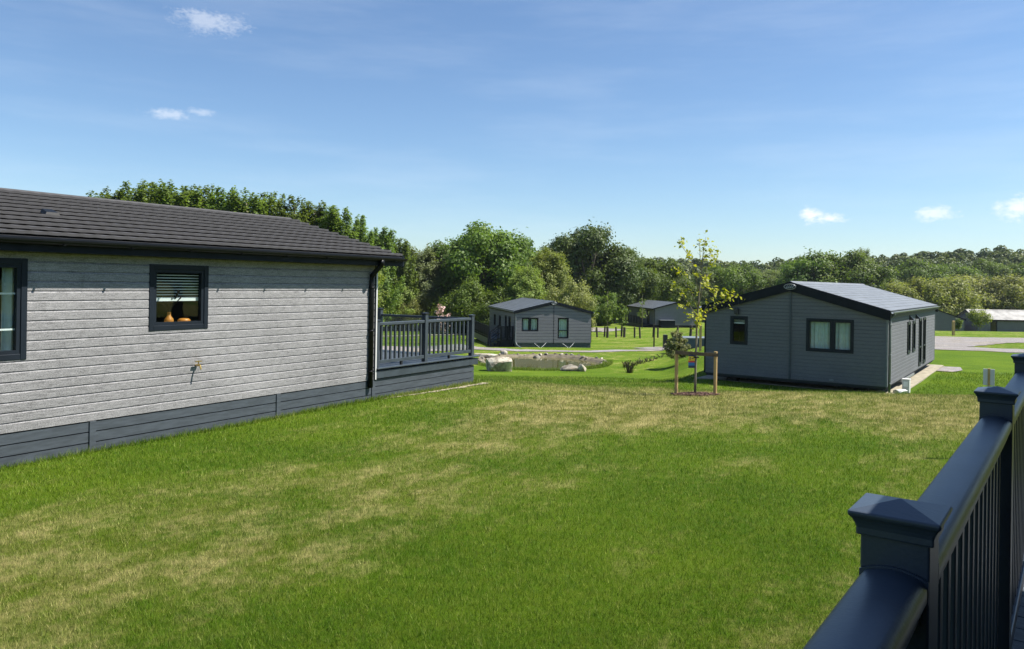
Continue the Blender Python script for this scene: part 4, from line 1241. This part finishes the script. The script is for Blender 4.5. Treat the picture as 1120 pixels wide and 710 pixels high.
def far_wood():
    """the wood on the far rise reads as one mass"""
    rng = np.random.default_rng(5)
    prof = [(640, 283), (700, 280), (740, 281), (790, 281), (840, 282), (865, 278), (890, 280), (920, 276), (960, 277), (985, 272), (1002, 273), (1018, 271), (1030, 267), (1048, 265), (1065, 269), (1082, 265), (1100, 265), (1125, 265), (1160, 263), (1300, 260)]
    px = np.array([p[0] for p in prof]); tp = np.array([p[1] for p in prof])
    P = []; N = []; T = []; S = []
    for rowi, (Yd, dy, st) in enumerate(((300, 0, 11), (275, 5, 12), (250, 11, 13), (232, 17, 14))):
        x = 560 + 6 * rowi
        while x < 1260:
            x += st * rng.uniform(0.7, 1.3)
            Y = Yd + rng.uniform(-8, 8); X = (x - 560) / FPX * Y
            top = np.interp(x, px, tp) + dy + rng.uniform(-1.5, 3.0)
            zt = EYE + (hor(x) - top) * Y / FPX
            z0 = tz(X, Y); H = zt - z0
            rw = rng.uniform(3.6, 5.2)
            nl = 18; tt = rng.uniform(0, 0.65)
            for k in range(nl):
                p = rng.normal(0, 1, 3); p /= np.linalg.norm(p); p *= rng.uniform(0.5, 1) ** 0.4
                c = np.array([X + p[0] * rw * 0.75, Y + p[1] * rw * 0.75, z0 + H * (0.56 + 0.35 * p[2])])
                n = 75; r = rng.uniform(1.0, 1.9)
                d = rng.normal(0, 1, (n, 3)); d /= np.linalg.norm(d, axis=1)[:, None]
                P.append(c + d * r * np.array([1, 1, 0.8])); N.append(d + [0, 0, .3]); T.append(np.clip(tt + rng.normal(0.12, 0.15, n), 0, 1)); S.append(rng.uniform(0.4, 0.95, n))
    me = leaves_mesh('woodland', np.concatenate(P), np.concatenate(N), np.concatenate(S), np.concatenate(T), M['leaf_dark2'], 1.4, rng)
    o = bpy.data.objects.new('woodland', me); col.objects.link(o)
    tag(o, 'dark green wood along the far skyline', 'woodland', kind='stuff')
M['leaf_dark2'] = leaf_mat('far wood leaf', (0.050, 0.076, 0.029), (0.136, 0.158, 0.047), 0.25)
far_wood()

# ---- young staked tree
def young_tree():
    X, Y = 4.83, 20.1
    z0 = tz(X, Y)
    root = empty('young_tree', (X, Y, z0))
    tag(root, 'young tree with sparse yellow green leaves tied between two wooden stakes', 'tree')
    rng = random.Random(11); nrg = np.random.default_rng(3)
    tb = MB()
    spine = [(0, 0, -0.05), (0.0, 0, 0.5), (0.01, 0, 1.2), (0.02, 0.01, 1.9), (0.06, 0.0, 2.6), (0.12, -0.02, 3.3), (0.16, 0.0, 3.8), (0.22, 0.0, 4.15)]
    tb.tube(spine, [0.034, 0.030, 0.028, 0.025, 0.02, 0.013, 0.008, 0.004], 8)
    # limbs: (attach z, end dx, dy, z)
    limbs = [(1.9, 1.02, 0.1, 2.62), (1.75, 0.45, -0.2, 2.72), (2.0, -0.5, 0.2, 2.75), (1.8, -0.42, -0.25, 2.25), (2.3, -0.5, 0.1, 3.25), (2.5, 0.35, 0.2, 3.1), (2.7, -0.25, -0.2, 3.6),
             (2.9, 0.38, 0.0, 3.55), (3.1, -0.5, 0.05, 4.0), (3.3, 0.1, 0.2, 4.0), (2.2, 0.15, -0.35, 3.0), (1.6, 0.1, 0.3, 2.2), (1.55, -0.05, -0.3, 2.0), (3.4, 0.35, -0.05, 3.72)]
    tips = []
    for (za, dx, dy, zb) in limbs:
        s = Vector((0.02 + 0.05 * max(0, za - 1.9), 0, za)); e = Vector((dx, dy, zb))
        m1 = s.lerp(e, 0.4) + Vector((0, 0, 0.10)); m2 = s.lerp(e, 0.75) + Vector((0, 0, 0.06))
        tb.tube([s, m1, m2, e], [0.012, 0.009, 0.006, 0.003], 6)
        for f in (0.45, 0.62, 0.8, 0.92, 1.0):
            p = s.lerp(e, f) + Vector((0, 0, 0.05)); tips.append(p)
            for k in range(2 if f > 0.7 else 1):
                q = p + Vector((rng.uniform(-.14, .14), rng.uniform(-.14, .14), rng.uniform(-.10, .12)))
                tb.tube([p, q], [0.004, 0.002], 4); tips.append(q)
    for k in range(10):
        tips.append(Vector((0.22 + rng.uniform(-.06, .06), rng.uniform(-.06, .06), 4.2 - k * 0.05)))
    e = Vector((1.02, 0.1, 2.62))
    for k in range(16): tips.append(e + Vector((rng.uniform(-0.45, 0.30), rng.uniform(-.15, .15), rng.uniform(-0.32, 0.12))))
    tb.build('trunk', M['stem'], root, smooth=True)
    P = []
    for p in tips:
        if rng.random() < 0.42: continue
        n = rng.randint(2, 6)
        for k in range(n): P.append((p.x + rng.gauss(0, 0.05), p.y + rng.gauss(0, 0.05), p.z + rng.gauss(0, 0.04)))
    P = np.array(P); N = np.tile(np.array([[0.3, -0.5, 0.7]]), (len(P), 1))
    me = leaves_mesh('crown', P, N, nrg.uniform(0.045, 0.085, len(P)), nrg.uniform(0, 1, len(P)), M['leaf_young'], 1.5, nrg)
    o = bpy.data.objects.new('crown', me); col.objects.link(o); o.parent = root
    # label
    t = MB()
    lab = empty('plant_label', (X - 0.12, Y - 0.06, z0 + 0.72)); tag(lab, 'plant label with yellow, red and blue bands tied to the young tree', 'label')
    cols = [('navy', 0.30, 0.34), ('yellow', 0.19, 0.30), ('red', 0.145, 0.19), ('bluelabel', 0.06, 0.145), ('navy', 0.0, 0.06)]
    b = MB()
    for i, (c, za, zb) in enumerate(cols): b.box(-0.08, 0.08, -0.008, 0.008, za, zb, i)
    b.box(-0.05, -0.03, -0.011, -0.009, 0.21, 0.28, 0); b.box(0.0, 0.05, -0.011, -0.009, 0.235, 0.255, 0)
    b.build('card', [M[c[0]] for c in cols], lab)
    b = MB(); b.tube([(0.0, 0.0, 0.34), (0.06, 0.03, 0.37), (0.11, 0.05, 0.36)], 0.006, 5); b.build('tie', M['black'], lab)
    # stakes
    st = empty('tree_stakes', (X, Y, z0)); tag(st, 'pair of sawn wooden stakes with a dark cross rail around the young tree', 'stakes')
    for (dx, dy, hh) in ((-0.47, 0.12, 1.10), (0.49, -0.12, 1.14)):
        b = MB(); h0 = tz(X + dx, Y + dy) - z0; b.tube([(dx, dy, h0 - 0.1), (dx, dy, h0 + hh)], 0.046, 12); b.build('stake', M['stake'], st, smooth=False)
    b = MB(); b.prism([(-0.52, 0.07, 1.06), (-0.52, 0.045, 1.06), (-0.52, 0.045, 1.15), (-0.52, 0.07, 1.15)], [(0.54, -0.165, 1.03), (0.54, -0.19, 1.03), (0.54, -0.19, 1.12), (0.54, -0.165, 1.12)])
    b.build('cross_rail', M['bar'], st)
    b = MB(); b.tube([(-0.06, -0.07, 1.0), (0.05, -0.1, 1.0), (0.06, 0.05, 1.0), (-0.05, 0.06, 1.0), (-0.06, -0.07, 1.0)], 0.018, 6); b.build('tie', M['black'], st)
    # mulch
    b = MB(); rr = random.Random(2)
    for k in range(520):
        a = rr.uniform(0, 6.28); r = 0.62 * math.sqrt(rr.random()) ; x = X + r * math.cos(a) * 1.0; y = Y + r * math.sin(a) * 0.9
        zz = tz(x, y) + 0.02 + 0.04 * (1 - r / 0.62) + rr.uniform(0, 0.02)
        d = rr.uniform(0, 3.14); l_ = rr.uniform(0.02, 0.05); w_ = rr.uniform(0.008, 0.02)
        ux, uy = math.cos(d) * l_, math.sin(d) * l_; vx, vy = -math.sin(d) * w_, math.cos(d) * w_
        t_ = rr.uniform(-0.015, 0.015)
        b.prism([(x - ux - vx, y - uy - vy, zz), (x + ux - vx, y + uy - vy, zz + t_), (x + ux + vx, y + uy + vy, zz + t_), (x - ux + vx, y - uy + vy, zz)],
                [(x - ux - vx, y - uy - vy, zz + .01), (x + ux - vx, y + uy - vy, zz + t_ + .01), (x + ux + vx, y + uy + vy, zz + t_ + .01), (x - ux + vx, y - uy + vy, zz + .01)])
    o = b.build('bark_mulch', M['mulch']); tag(o, 'dark bark chips on the ground under the young tree', 'mulch', kind='stuff')
young_tree()

# ---- saplings, pine bush, reeds
def sapling(px, top, Y, key, label, nl=650, lsz=0.15, wide=0.2, mat='leaf_feather', name='sapling', cat='tree', grp=None, spread=1.0):
    X = (px - 560) / FPX * Y; zt = EYE + (hor(px) - top) * Y / FPX; z0 = tz(X, Y) - 0.03; H = zt - z0
    rng = np.random.default_rng(int(px)); rr = random.Random(int(px))
    root = empty(name, (X, Y, z0)); tag(root, label, cat, grp)
    tb = MB(); tb.tube([(0, 0, 0), (0.02, 0, H * 0.4), (0, 0.02, H * 0.97)], [0.04, 0.03, 0.008], 6)
    P = []; N = []
    for k in range(16):
        za = H * rr.uniform(0.22, 0.85); a = rr.uniform(0, 6.28); l_ = H * wide * rr.uniform(0.5, 1.1) * (1.1 - za / H * 0.7)
        e = Vector((math.cos(a) * l_, math.sin(a) * l_, za + l_ * 0.9)); s = Vector((0, 0, za))
        tb.tube([s, s.lerp(e, .5) + Vector((0, 0, -.03)), e], [0.014, 0.009, 0.004], 5)
        for q in range(nl // 16):
            f = rng.uniform(0.3, 1.05); p = s.lerp(e, f); P.append((p.x + rng.normal(0, H * .022 * spread), p.y + rng.normal(0, H * .022 * spread), p.z + rng.normal(0, H * .02 * spread)))
    P = np.array(P); N = P * [1, 1, 0] + [0, 0, .6]
    tb.build('trunk', M['stem'], root, smooth=True)
    me = leaves_mesh('crown', P, N, lsz * rng.uniform(.6, 1.3, len(P)), rng.uniform(0, 1, len(P)), M[mat], 1.5, rng)
    o = bpy.data.objects.new('crown', me); col.objects.link(o); o.parent = root
    return root
sapling(647, 322, 86, 'a', 'left of the three light green saplings by the fence posts')
sapling(665, 317, 88, 'a', 'tallest of the light green saplings, standing between two others')
sapling(680, 330, 82, 'a', 'bushiest light green sapling, left of the sage grey lodge', 900)
sapling(703, 322, 96, 'a', 'thin sapling in front of the dark veranda of the sage grey lodge', 200)
sapling(1072, 343, 112, 'a', 'broad yellow green shrub in front of the long low lodge', 3200, 0.15, 0.62, 'leaf_willow', 'shrub', 'shrub', spread=4.0)
sapling(1049, 350, 116, 'a', 'small leafy shrub against the grey gabled lodge wall', 1200, 0.13, 0.4, 'leaf_oak', 'shrub', 'shrub', spread=3.0)
sapling(484, 332, 62, 'a', 'shrub with pale pink blossom above the deck railing', 300, 0.13, 0.3, 'pink', 'blossom_shrub', 'shrub')

def pine_bush():
    Y = 43.5; px = 741; X = (px - 560) / FPX * Y; z0 = tz(X, Y); H = 2.05
    root = empty('pine_bush', (X, Y, z0)); tag(root, 'small bushy grey green pine behind the left stake of the young tree', 'pine')
    rng = np.random.default_rng(8); rr = random.Random(8)
    tb = MB(); tb.tube([(0, 0, -0.05), (0.03, 0, 0.9), (0, 0.02, 1.9)], [0.05, 0.035, 0.01], 7)
    P = []; N = []
    for k in range(64):
        za = rr.uniform(0.25, 1.75); a = rr.uniform(0, 6.28); l_ = (0.85 * (1 - za / 2.3) + 0.12) * rr.uniform(.6, 1.1)
        s = Vector((0, 0, za)); e = Vector((math.cos(a) * l_, math.sin(a) * l_, za + l_ * 0.5))
        tb.tube([s, e], [0.016, 0.006], 5)
        for q in range(70):
            f = rng.uniform(.45, 1.1); p = s.lerp(e, f); P.append((p.x + rng.normal(0, .05), p.y + rng.normal(0, .05), p.z + rng.normal(0, .045))); N.append((e.x, e.y, .5))
    tb.build('trunk', M['bark'], root, smooth=True)
    P = np.array(P); N = np.array(N)
    me = leaves_mesh('crown', P, N, rng.uniform(.03, .055, len(P)), rng.uniform(0, 1, len(P)), M['leaf_pine'], 3.4, rng)
    o = bpy.data.objects.new('crown', me); col.objects.link(o); o.parent = root
pine_bush()
def tuft(px, py, label, Hh, nst, group):
    h = py - hor(px); Y = 45.0
    for it in range(12): Y = (EYE - tz((px - 560) / FPX * Y, Y)) * FPX / h
    X = (px - 560) / FPX * Y; z0 = tz(X, Y)
    rng = random.Random(int(px * 7)); mb = MB()
    for k in range(nst):
        a = rng.uniform(0, 6.28); r = rng.uniform(0, .16); l_ = rng.uniform(.05, .25); hh = Hh * rng.uniform(.5, 1.1)
        b = Vector((r * math.cos(a), r * math.sin(a), -0.02)); e = b + Vector((l_ * math.cos(a), l_ * math.sin(a), hh))
        mb.tube([b, b.lerp(e, .55) + Vector((0, 0, .06)), e], [0.012, 0.011, 0.03 if k % 3 == 0 else 0.006], 4)
    o = mb.build('dry_plant', M['leaf_reed']); o.location = (X, Y, z0); tag(o, label, 'plant', group)
tl = [(690, 408, .62, 46), (686, 402, .4, 24), (695, 400, .3, 18), (700, 398, .26, 16), (704, 397.5, .32, 18), (709, 396, .26, 16), (714, 395, .26, 14), (719, 393, .24, 12), (724, 391, .22, 12)]
for i, (px, py, hh, ns) in enumerate(tl):
    tuft(px, py, 'tallest dark dried plant on the grass between pond and pine' if i == 0 else f'low dark dried plant, {ORD[i - 1]} from the left in the curved line towards the pine', hh, ns, 'dark dried plants on the grass')

# ---- fence posts
def gpt(px, py, Y0=70):
    h = py - hor(px); Y = Y0
    for it in range(20): Y = 0.5 * Y + 0.5 * (EYE - tz((px - 560) / FPX * Y, Y)) * FPX / h
    return (px - 560) / FPX * Y, Y
fp = [(654, 369), (662, 368.5), (665.2, 369.5), (674.8, 369), (680.6, 368.5), (683.6, 369), (695, 369.5), (701, 370), (715.6, 369), (720.4, 369.5), (742.5, 367.5), (756, 368)]
for i, (px, py) in enumerate(fp):
    X, Y = gpt(px, py)
    r = (0.09, 0.125)[i % 3 == 2]
    mb = MB(); h = 1.02 + 0.1 * ((i * 7) % 5) / 5
    mb.tube([(0, 0, -0.1), (0, 0, h - 0.04), (0, 0, h)], [r, r, r * 0.8], 9)
    o = mb.build('fence_post', M['fencepost']); o.location = (X, Y, tz(X, Y)); o.rotation_euler = (0.02 * ((i * 3) % 5 - 2), 0.02 * ((i * 5) % 7 - 3), 0)
    tag(o, f'dark round timber post, {ORD[i]} from the left in the row before the sage grey lodge', 'fence post', 'dark timber posts across the far lawn')
# posts and small things
def single_post(px, py, top, w, mat, name, label, cat, Y0=60):
    X, Y = gpt(px, py, Y0); z0 = tz(X, Y); H = (py - top) * Y / FPX
    mb = MB(); mb.box(-w / 2, w / 2, -w / 2, w / 2, -0.1, H - 0.03)
    mb.prism([(-w / 2, -w / 2, H - 0.03), (w / 2, -w / 2, H - 0.03), (w / 2, w / 2, H - 0.03), (-w / 2, w / 2, H - 0.03)],
             [(-w / 4, -w / 4, H), (w / 4, -w / 4, H), (w / 4, w / 4, H), (-w / 4, w / 4, H)])
    o = mb.build(name, mat, bevel=0.006); o.location = (X, Y, z0); tag(o, label, cat); return X, Y, z0, H
single_post(716.3, 379.5, 355, 0.10, M['fencepost'], 'marker_post', 'slim brown post by the gravel pad left of the pine bush', 'post')
single_post(728.5, 381, 366, 0.32, M['cap_black'], 'service_post', 'squat black square post at the left of the pine bush', 'post', 55)
single_post(767, 384, 355.5, 0.13, M['stake'], 'timber_stake', 'pale timber stake at the left corner of the slate lodge', 'post', 50)
single_post(1043.5, 367, 351, 0.2, M['stake'], 'timber_post', 'pale timber post in front of the grey gabled lodge', 'post', 78)
X, Y = gpt(752, 383.0, 52)
X = (760 - 560) / FPX * Y
bx = empty('low_box', (X, Y, tz(X, Y)), R(-6)); tag(bx, 'low dark blue box with a pale top behind the young tree', 'box')
mb = MB(); mb.box(-1.3, 1.3, 0, 1.6, 0, 0.62); mb.build('body', M['blue'], bx, bevel=0.02)
mb = MB(); mb.box(-1.34, 1.34, -0.04, 1.64, 0.62, 0.72); mb.build('top', M['pipe_grey'], bx, bevel=0.02)
# sign on a wooden stake seen behind the second cap
X, Y = 6.78, 10.9
sg = empty('notice_stake', (X, Y, tz(X, Y)), R(-33)); tag(sg, 'wooden stake with a white board on each side behind the second post cap', 'sign')
ztop_ = EYE - (403 - hor(1083)) * Y / FPX - tz(X, Y)
mb = MB(); mb.box(-0.014, 0.014, -0.02, 0.02, -0.1, ztop_); mb.build('stake', M['stake'], sg)
for s in (-1, 1):
    mb = MB(); mb.box(min(s * 0.015, s * 0.07), max(s * 0.015, s * 0.07), -0.012, 0.012, ztop_ - 0.24, ztop_ - 0.01); mb.build('board', M['white'], sg)

# ---- pond
def pond():
    mb = MB(); N = 64; ring = []
    for k in range(N):
        a = 2 * math.pi * k / N
        wob = (1 + 0.07 * math.sin(3 * a + 0.6) + 0.04 * math.sin(5 * a + 2.0)) * 1.03
        ring.append((POND[0] + POND[2] * math.cos(a) * wob, POND[1] + POND[3] * math.sin(a) * wob, POND[4]))
    mb.face(ring)
    o = mb.build('pond_water', M['water']); tag(o, kind='structure')
    # clay rim
    v = []; f = []
    for k in range(N):
        a = 2 * math.pi * k / N
        wob = (1 + 0.07 * math.sin(3 * a + 0.6) + 0.04 * math.sin(5 * a + 2.0))
        for s in (0.86, 0.93, 0.98, 1.02, 1.06):
            x = POND[0] + POND[2] * math.cos(a) * wob * s; y = POND[1] + POND[3] * math.sin(a) * wob * s
            v.append((x, y, tz(x, y) + 0.03))
    for k in range(N):
        for j in range(4):
            a = k * 5 + j; b = ((k + 1) % N) * 5 + j; f.append((a, a + 1, b + 1, b))
    me = bpy.data.meshes.new('pond_bank'); me.from_pydata(v, [], f); me.materials.append(M['clay'])
    o = bpy.data.objects.new('pond_bank', me); col.objects.link(o); tag(o, kind='structure')
pond()
def boulder(px, py, w, h, label, seed, dmul=0.8, Y0=44, rz=0.0, mat='stone'):
    X, Y = gpt(px, py, Y0)
    Wd = w * Y / FPX; Hh = h * Y / FPX
    o = blob('boulder', 1.0, (Wd * 0.62, Wd * dmul * 0.6, Hh * 0.8), M[mat], seed, 3)
    o.location = (X, Y, tz(X, Y) + Hh * 0.34); o.rotation_euler = (0, 0, rz); tag(o, label, 'boulder')
boulder(547, 406, 33, 15, 'biggest pale boulder at the near edge of the pond', 3)
boulder(532, 390.5, 26, 5, 'long flat pale boulder at the far left edge of the pond', 8, 0.5, 52)
boulder(552, 390.5, 7, 5.5, 'small rounded pale boulder alone on the far edge of the pond', 5, 0.8, 52)
boulder(588, 390.5, 10, 6.5, 'pointed brown boulder in the middle of the far pond edge', 13, 0.7, 52, mat='stone_rim')
boulder(625, 405.5, 20, 7, 'low brown boulder at the near right end of the pond', 17, 0.7, 43, mat='stone_rim')
boulder(637.5, 406, 13, 8.5, 'square pale boulder at the right end of the pond', 23, 0.8, 43)
boulder(625, 395.5, 9, 5.5, 'pale tilted boulder on the right bank of the pond', 29, 0.8, 49)
protos = []
rr = random.Random(4)
n_ = 0
for k in range(30):
    a = R(-12) + (R(205)) * k / 29 + rr.uniform(-.04, .04)
    wob = (1 + 0.07 * math.sin(3 * a + 0.6) + 0.04 * math.sin(5 * a + 2.0)) * rr.uniform(0.985, 1.09)
    x = POND[0] + POND[2] * math.cos(a) * wob; y = POND[1] + POND[3] * math.sin(a) * wob
    if len(protos) < 5:
        o = blob('rim_stone', 0.17, (1.2, 0.9, 0.75), M['stone_rim'] if len(protos) in (0, 2, 3) else M['stone'], 40 + k, 2); protos.append(o)
    else:
        o = protos[k % 5].copy(); col.objects.link(o)
    s = rr.uniform(0.35, 0.85) * (1.35 if k % 7 == 0 else 1)
    o.scale = (s * 1.2, s, s); o.rotation_euler = (0, 0, rr.uniform(0, 6.28))
    o.location = (x, y, max(tz(x, y), POND[4] - 0.05) + 0.05)
    tag(o, 'small stone in the band of stones along the far rim of the pond', 'stone', 'stones along the pond rim')

# ------------------------------------------------------------------ grass blades
def build_grass():
    rng = np.random.default_rng(12)
    def field(n, u0, u1, ya, yb, pw):
        u = rng.uniform(u0, u1, n)
        if pw == 0: Y = np.sqrt(rng.uniform(ya * ya, yb * yb, n))
        else: Y = ya * (yb / ya) ** rng.uniform(0, 1, n)
        return u * Y, Y
    X1, Y1 = field(165000, -1.35, 0.62, 2.4, 5.2, 0)
    X2_, Y2_ = field(570000, -0.95, 0.80, 5.2, 34.0, 1)
    X = np.concatenate([X1, X2_]); Y = np.concatenate([Y1, Y2_])
    hs = np.full(len(X), 1.0)
    # longer fringe along the crest before the slate lodge and along walls
    n = 26000
    t = rng.uniform(0, 1, n); q = rng.normal(0, 0.28, n)
    fx = 6.2 + t * 9.5; fy = 23.6 + 1.2 * (1 - t) + q
    X = np.concatenate([X, fx]); Y = np.concatenate([Y, fy]); hs = np.concatenate([hs, rng.uniform(1.4, 3.2, n)])
    n = 9000
    t = rng.uniform(-13, 3.6, n); q = np.abs(rng.normal(0, 0.05, n)) + 0.03
    px_ = -2.73 + dY.x * t + dX.x * q; py_ = 15.3 + dY.y * t + dX.y * q
    k_ = (py_ > 3)
    X = np.concatenate([X, px_[k_]]); Y = np.concatenate([Y, py_[k_]]); hs = np.concatenate([hs, rng.uniform(1.0, 2.4, k_.sum())])
    # pond fringe
    n = 9000
    a = rng.uniform(math.pi, 2 * math.pi, n); rad = rng.uniform(1.05, 1.2, n)
    X = np.concatenate([X, POND[0] + POND[2] * np.cos(a) * rad]); Y = np.concatenate([Y, POND[1] + POND[3] * np.sin(a) * rad]); hs = np.concatenate([hs, rng.uniform(1, 2.6, n)])
    keep = np.ones(len(X), bool)
    def inside(o, th, x0, x1, y0, y1):
        dx = X - o[0]; dy = Y - o[1]
        lx = dx * math.cos(th) - dy * math.sin(th); ly = dx * math.sin(th) + dy * math.cos(th)
        return (lx > x0) & (lx < x1) & (ly > y0) & (ly < y1)
    keep &= ~inside(org, TH, -0.1, W1 + 0.02, -0.1, L1 + 3.6)
    keep &= ~inside(org2, T2, -0.5, W2 + 0.6, 0.0, L2 + 1.4)
    keep &= ~inside(p1, TD, -0.1, 9, -9, 6)
    keep &= np.hypot(X - 4.83, Y - 20.1) > 0.5
    X, Y, hs = X[keep], Y[keep], hs[keep]
    n = len(X); Z = terr(X, Y)
    sc = np.clip(Y / 5.0, 0.8, 7)
    w = 0.0042 * sc ** 0.85 * rng.uniform(.6, 1.3, n)
    h = (0.030 + 0.006 * sc) * rng.uniform(.45, 1.35, n) * hs
    a = rng.uniform(0, 2 * np.pi, n); lean = rng.uniform(0.1, 0.9, n)
    b = rng.uniform(0, 2 * np.pi, n)
    bx, by = np.cos(a) * w * .5, np.sin(a) * w * .5
    tx, ty = np.cos(b) * lean * h, np.sin(b) * lean * h
    v = np.empty((n, 3, 3), np.float32)
    v[:, 0] = np.stack([X - bx, Y - by, Z - 0.004], 1); v[:, 1] = np.stack([X + bx, Y + by, Z - 0.004], 1); v[:, 2] = np.stack([X + tx, Y + ty, Z + h], 1)
    me = bpy.data.meshes.new('grass')
    me.vertices.add(3 * n); me.vertices.foreach_set('co', v.ravel())
    me.loops.add(3 * n); me.loops.foreach_set('vertex_index', np.arange(3 * n, dtype=np.int32))
    me.polygons.add(n); me.polygons.foreach_set('loop_start', np.arange(0, 3 * n, 3, dtype=np.int32)); me.polygons.foreach_set('loop_total', np.full(n, 3, np.int32))
    me.update(calc_edges=True)
    at = me.attributes.new('tint', 'FLOAT', 'POINT'); at.data.foreach_set('value', np.repeat(rng.uniform(0, 1, n), 3).astype(np.float32))
    me.materials.append(M['blade'])
    o = bpy.data.objects.new('grass', me); col.objects.link(o)
    tag(o, 'short mown grass blades of the lawn', 'grass', kind='stuff')
build_grass()

def build_haze():
    mb = MB(); mb.box(-640, 740, -240, 840, -8.0, 26.0)
    m = bpy.data.materials.new('thin summer haze'); m.use_nodes = True
    nt = m.node_tree; nt.nodes.remove(nt.nodes['Principled BSDF'])
    v = nt.nodes.new('ShaderNodeVolumePrincipled'); v.inputs['Color'].default_value = (0.80, 0.90, 1.0, 1)
    v.inputs['Density'].default_value = 0.00011; v.inputs['Anisotropy'].default_value = 0.2
    nt.links.new(v.outputs[0], nt.nodes['Material Output'].inputs['Volume'])
    o = mb.build('haze', m); tag(o, 'thin pale haze in the air', 'haze', kind='stuff')
build_haze()

# ------------------------------------------------------------------ light, sky, camera
SUN_EL, SUN_AZ = R(56), R(91)          # azimuth measured from +Y towards +X
sd = Vector((math.sin(SUN_AZ) * math.cos(SUN_EL), math.cos(SUN_AZ) * math.cos(SUN_EL), math.sin(SUN_EL)))
li = bpy.data.lights.new('sun', 'SUN'); li.energy = 5.0; li.angle = R(0.53); li.color = (1.0, 0.95, 0.87)
so = bpy.data.objects.new('sun', li); so.rotation_euler = sd.to_track_quat('Z', 'Y').to_euler(); so.location = (30, 0, 40); col.objects.link(so)

def world():
    w = bpy.data.worlds.new('World'); scene.world = w; w.use_nodes = True
    t = NT(w.node_tree); bg = w.node_tree.nodes['Background']
    sky = t.n('ShaderNodeTexSky'); sky.sky_type = 'NISHITA'; sky.sun_disc = False
    sky.sun_elevation = SUN_EL; sky.sun_rotation = SUN_AZ
    sky.altitude = 50; sky.air_density = 1.0; sky.dust_density = 0.3; sky.ozone_density = 2.0
    dirv = t.n('ShaderNodeTexCoord').outputs['Generated']
    nz = t.noise(t.mapping(dirv, (1, 1, 1.6)), 55, 6, 0.62)
    nz2 = t.noise(t.mapping(dirv, (1, 1, 2.0)), 150, 4, 0.6)
    mask = None
    def dot(v):
        d = t.n('ShaderNodeVectorMath', operation='DOT_PRODUCT'); t.l(dirv, d.inputs[0]); d.inputs[1].default_value = v; return d.outputs['Value']
    # (azimuth and elevation from the photograph column/row, half width, half height, strength, wispiness)
    cl_ = [(222, 23, 36, 13, 0.34, 1.0), (182, 125, 24, 6, 0.36, 0.9), (217, 123, 16, 4.5, 0.28, 0.9),
           (886, 236, 13, 9, 0.85, 0.8), (904, 239, 22, 5.5, 0.8, 0.8), (1020, 233, 20, 8, 0.6, 0.9), (1036, 236, 12, 4, 0.3, 1.2), (1110, 229, 18, 11, 0.75, 0.8), (1130, 226, 20, 14, 0.7, 0.8)]
    for (px, py, hw, hh, st, wisp) in cl_:
        d = Vector((px - 560, FPX, hor(px) - py)); d.normalize()
        rt = Vector((d.y, -d.x, 0)).normalized(); up = rt.cross(d)
        A = t.math('DIVIDE', dot(rt), hw / FPX); B = t.math('DIVIDE', dot(up), hh / FPX)
        r2 = t.math('SQRT', t.math('ADD', t.math('MULTIPLY', A, A), t.math('MULTIPLY', B, B)))
        r2 = t.math('ADD', r2, t.math('MULTIPLY', t.math('SUBTRACT', nz, 0.5), 2.4 * wisp))
        r2 = t.math('ADD', r2, t.math('MULTIPLY', t.math('SUBTRACT', nz2, 0.5), 1.4 * wisp))
        m_ = t.math('SUBTRACT', 1.0, t.ramp(r2, 0.0, 1.15))
        front = t.math('GREATER_THAN', dot(d), 0.9)
        m_ = t.math('MULTIPLY', t.math('MULTIPLY', m_, front), st)
        mask = m_ if mask is None else t.math('MAXIMUM', mask, m_)
    thin = t.noise(t.mapping(dirv, (1, 1, 7)), 3.0, 6, 0.6)
    veil = t.math('MULTIPLY', t.ramp(thin, 0.40, 0.75), 0.10)
    tint = t.mix(1.0, sky.outputs[0], SKYTINT, 'MULTIPLY')
    c = t.mix(veil, tint, (7.5, 8.2, 9.0))
    c = t.mix(mask, c, (8.6, 8.7, 9.0))
    t.l(c, bg.inputs['Color']); bg.inputs['Strength'].default_value = 0.070
SKYTINT = (0.88, 1.0, 1.11)
world()

cam = bpy.data.cameras.new('camera'); co = bpy.data.objects.new('camera', cam); col.objects.link(co)
cam.sensor_width = 36; cam.lens = FPX / 1120 * 36; cam.shift_y = -(355 - 309.5) / 1120; cam.clip_start = 0.05; cam.clip_end = 3000
a = ROLL
rx = Vector((math.cos(a), 0, math.sin(a))); uy = Vector((-math.sin(a), 0, math.cos(a))); bz = rx.cross(uy)
co.matrix_world = Matrix(((rx.x, uy.x, bz.x, 0), (rx.y, uy.y, bz.y, 0), (rx.z, uy.z, bz.z, EYE), (0, 0, 0, 1)))
scene.camera = co
scene.view_settings.view_transform = 'Standard'; scene.view_settings.look = 'None'
scene.view_settings.exposure = 0.95; scene.view_settings.gamma = 1.0; scene.view_settings.use_curve_mapping = False
scene.render.engine = 'CYCLES'
scene.cycles.transparent_max_bounces = 12
scene.render.resolution_x = 1024; scene.render.resolution_y = 649
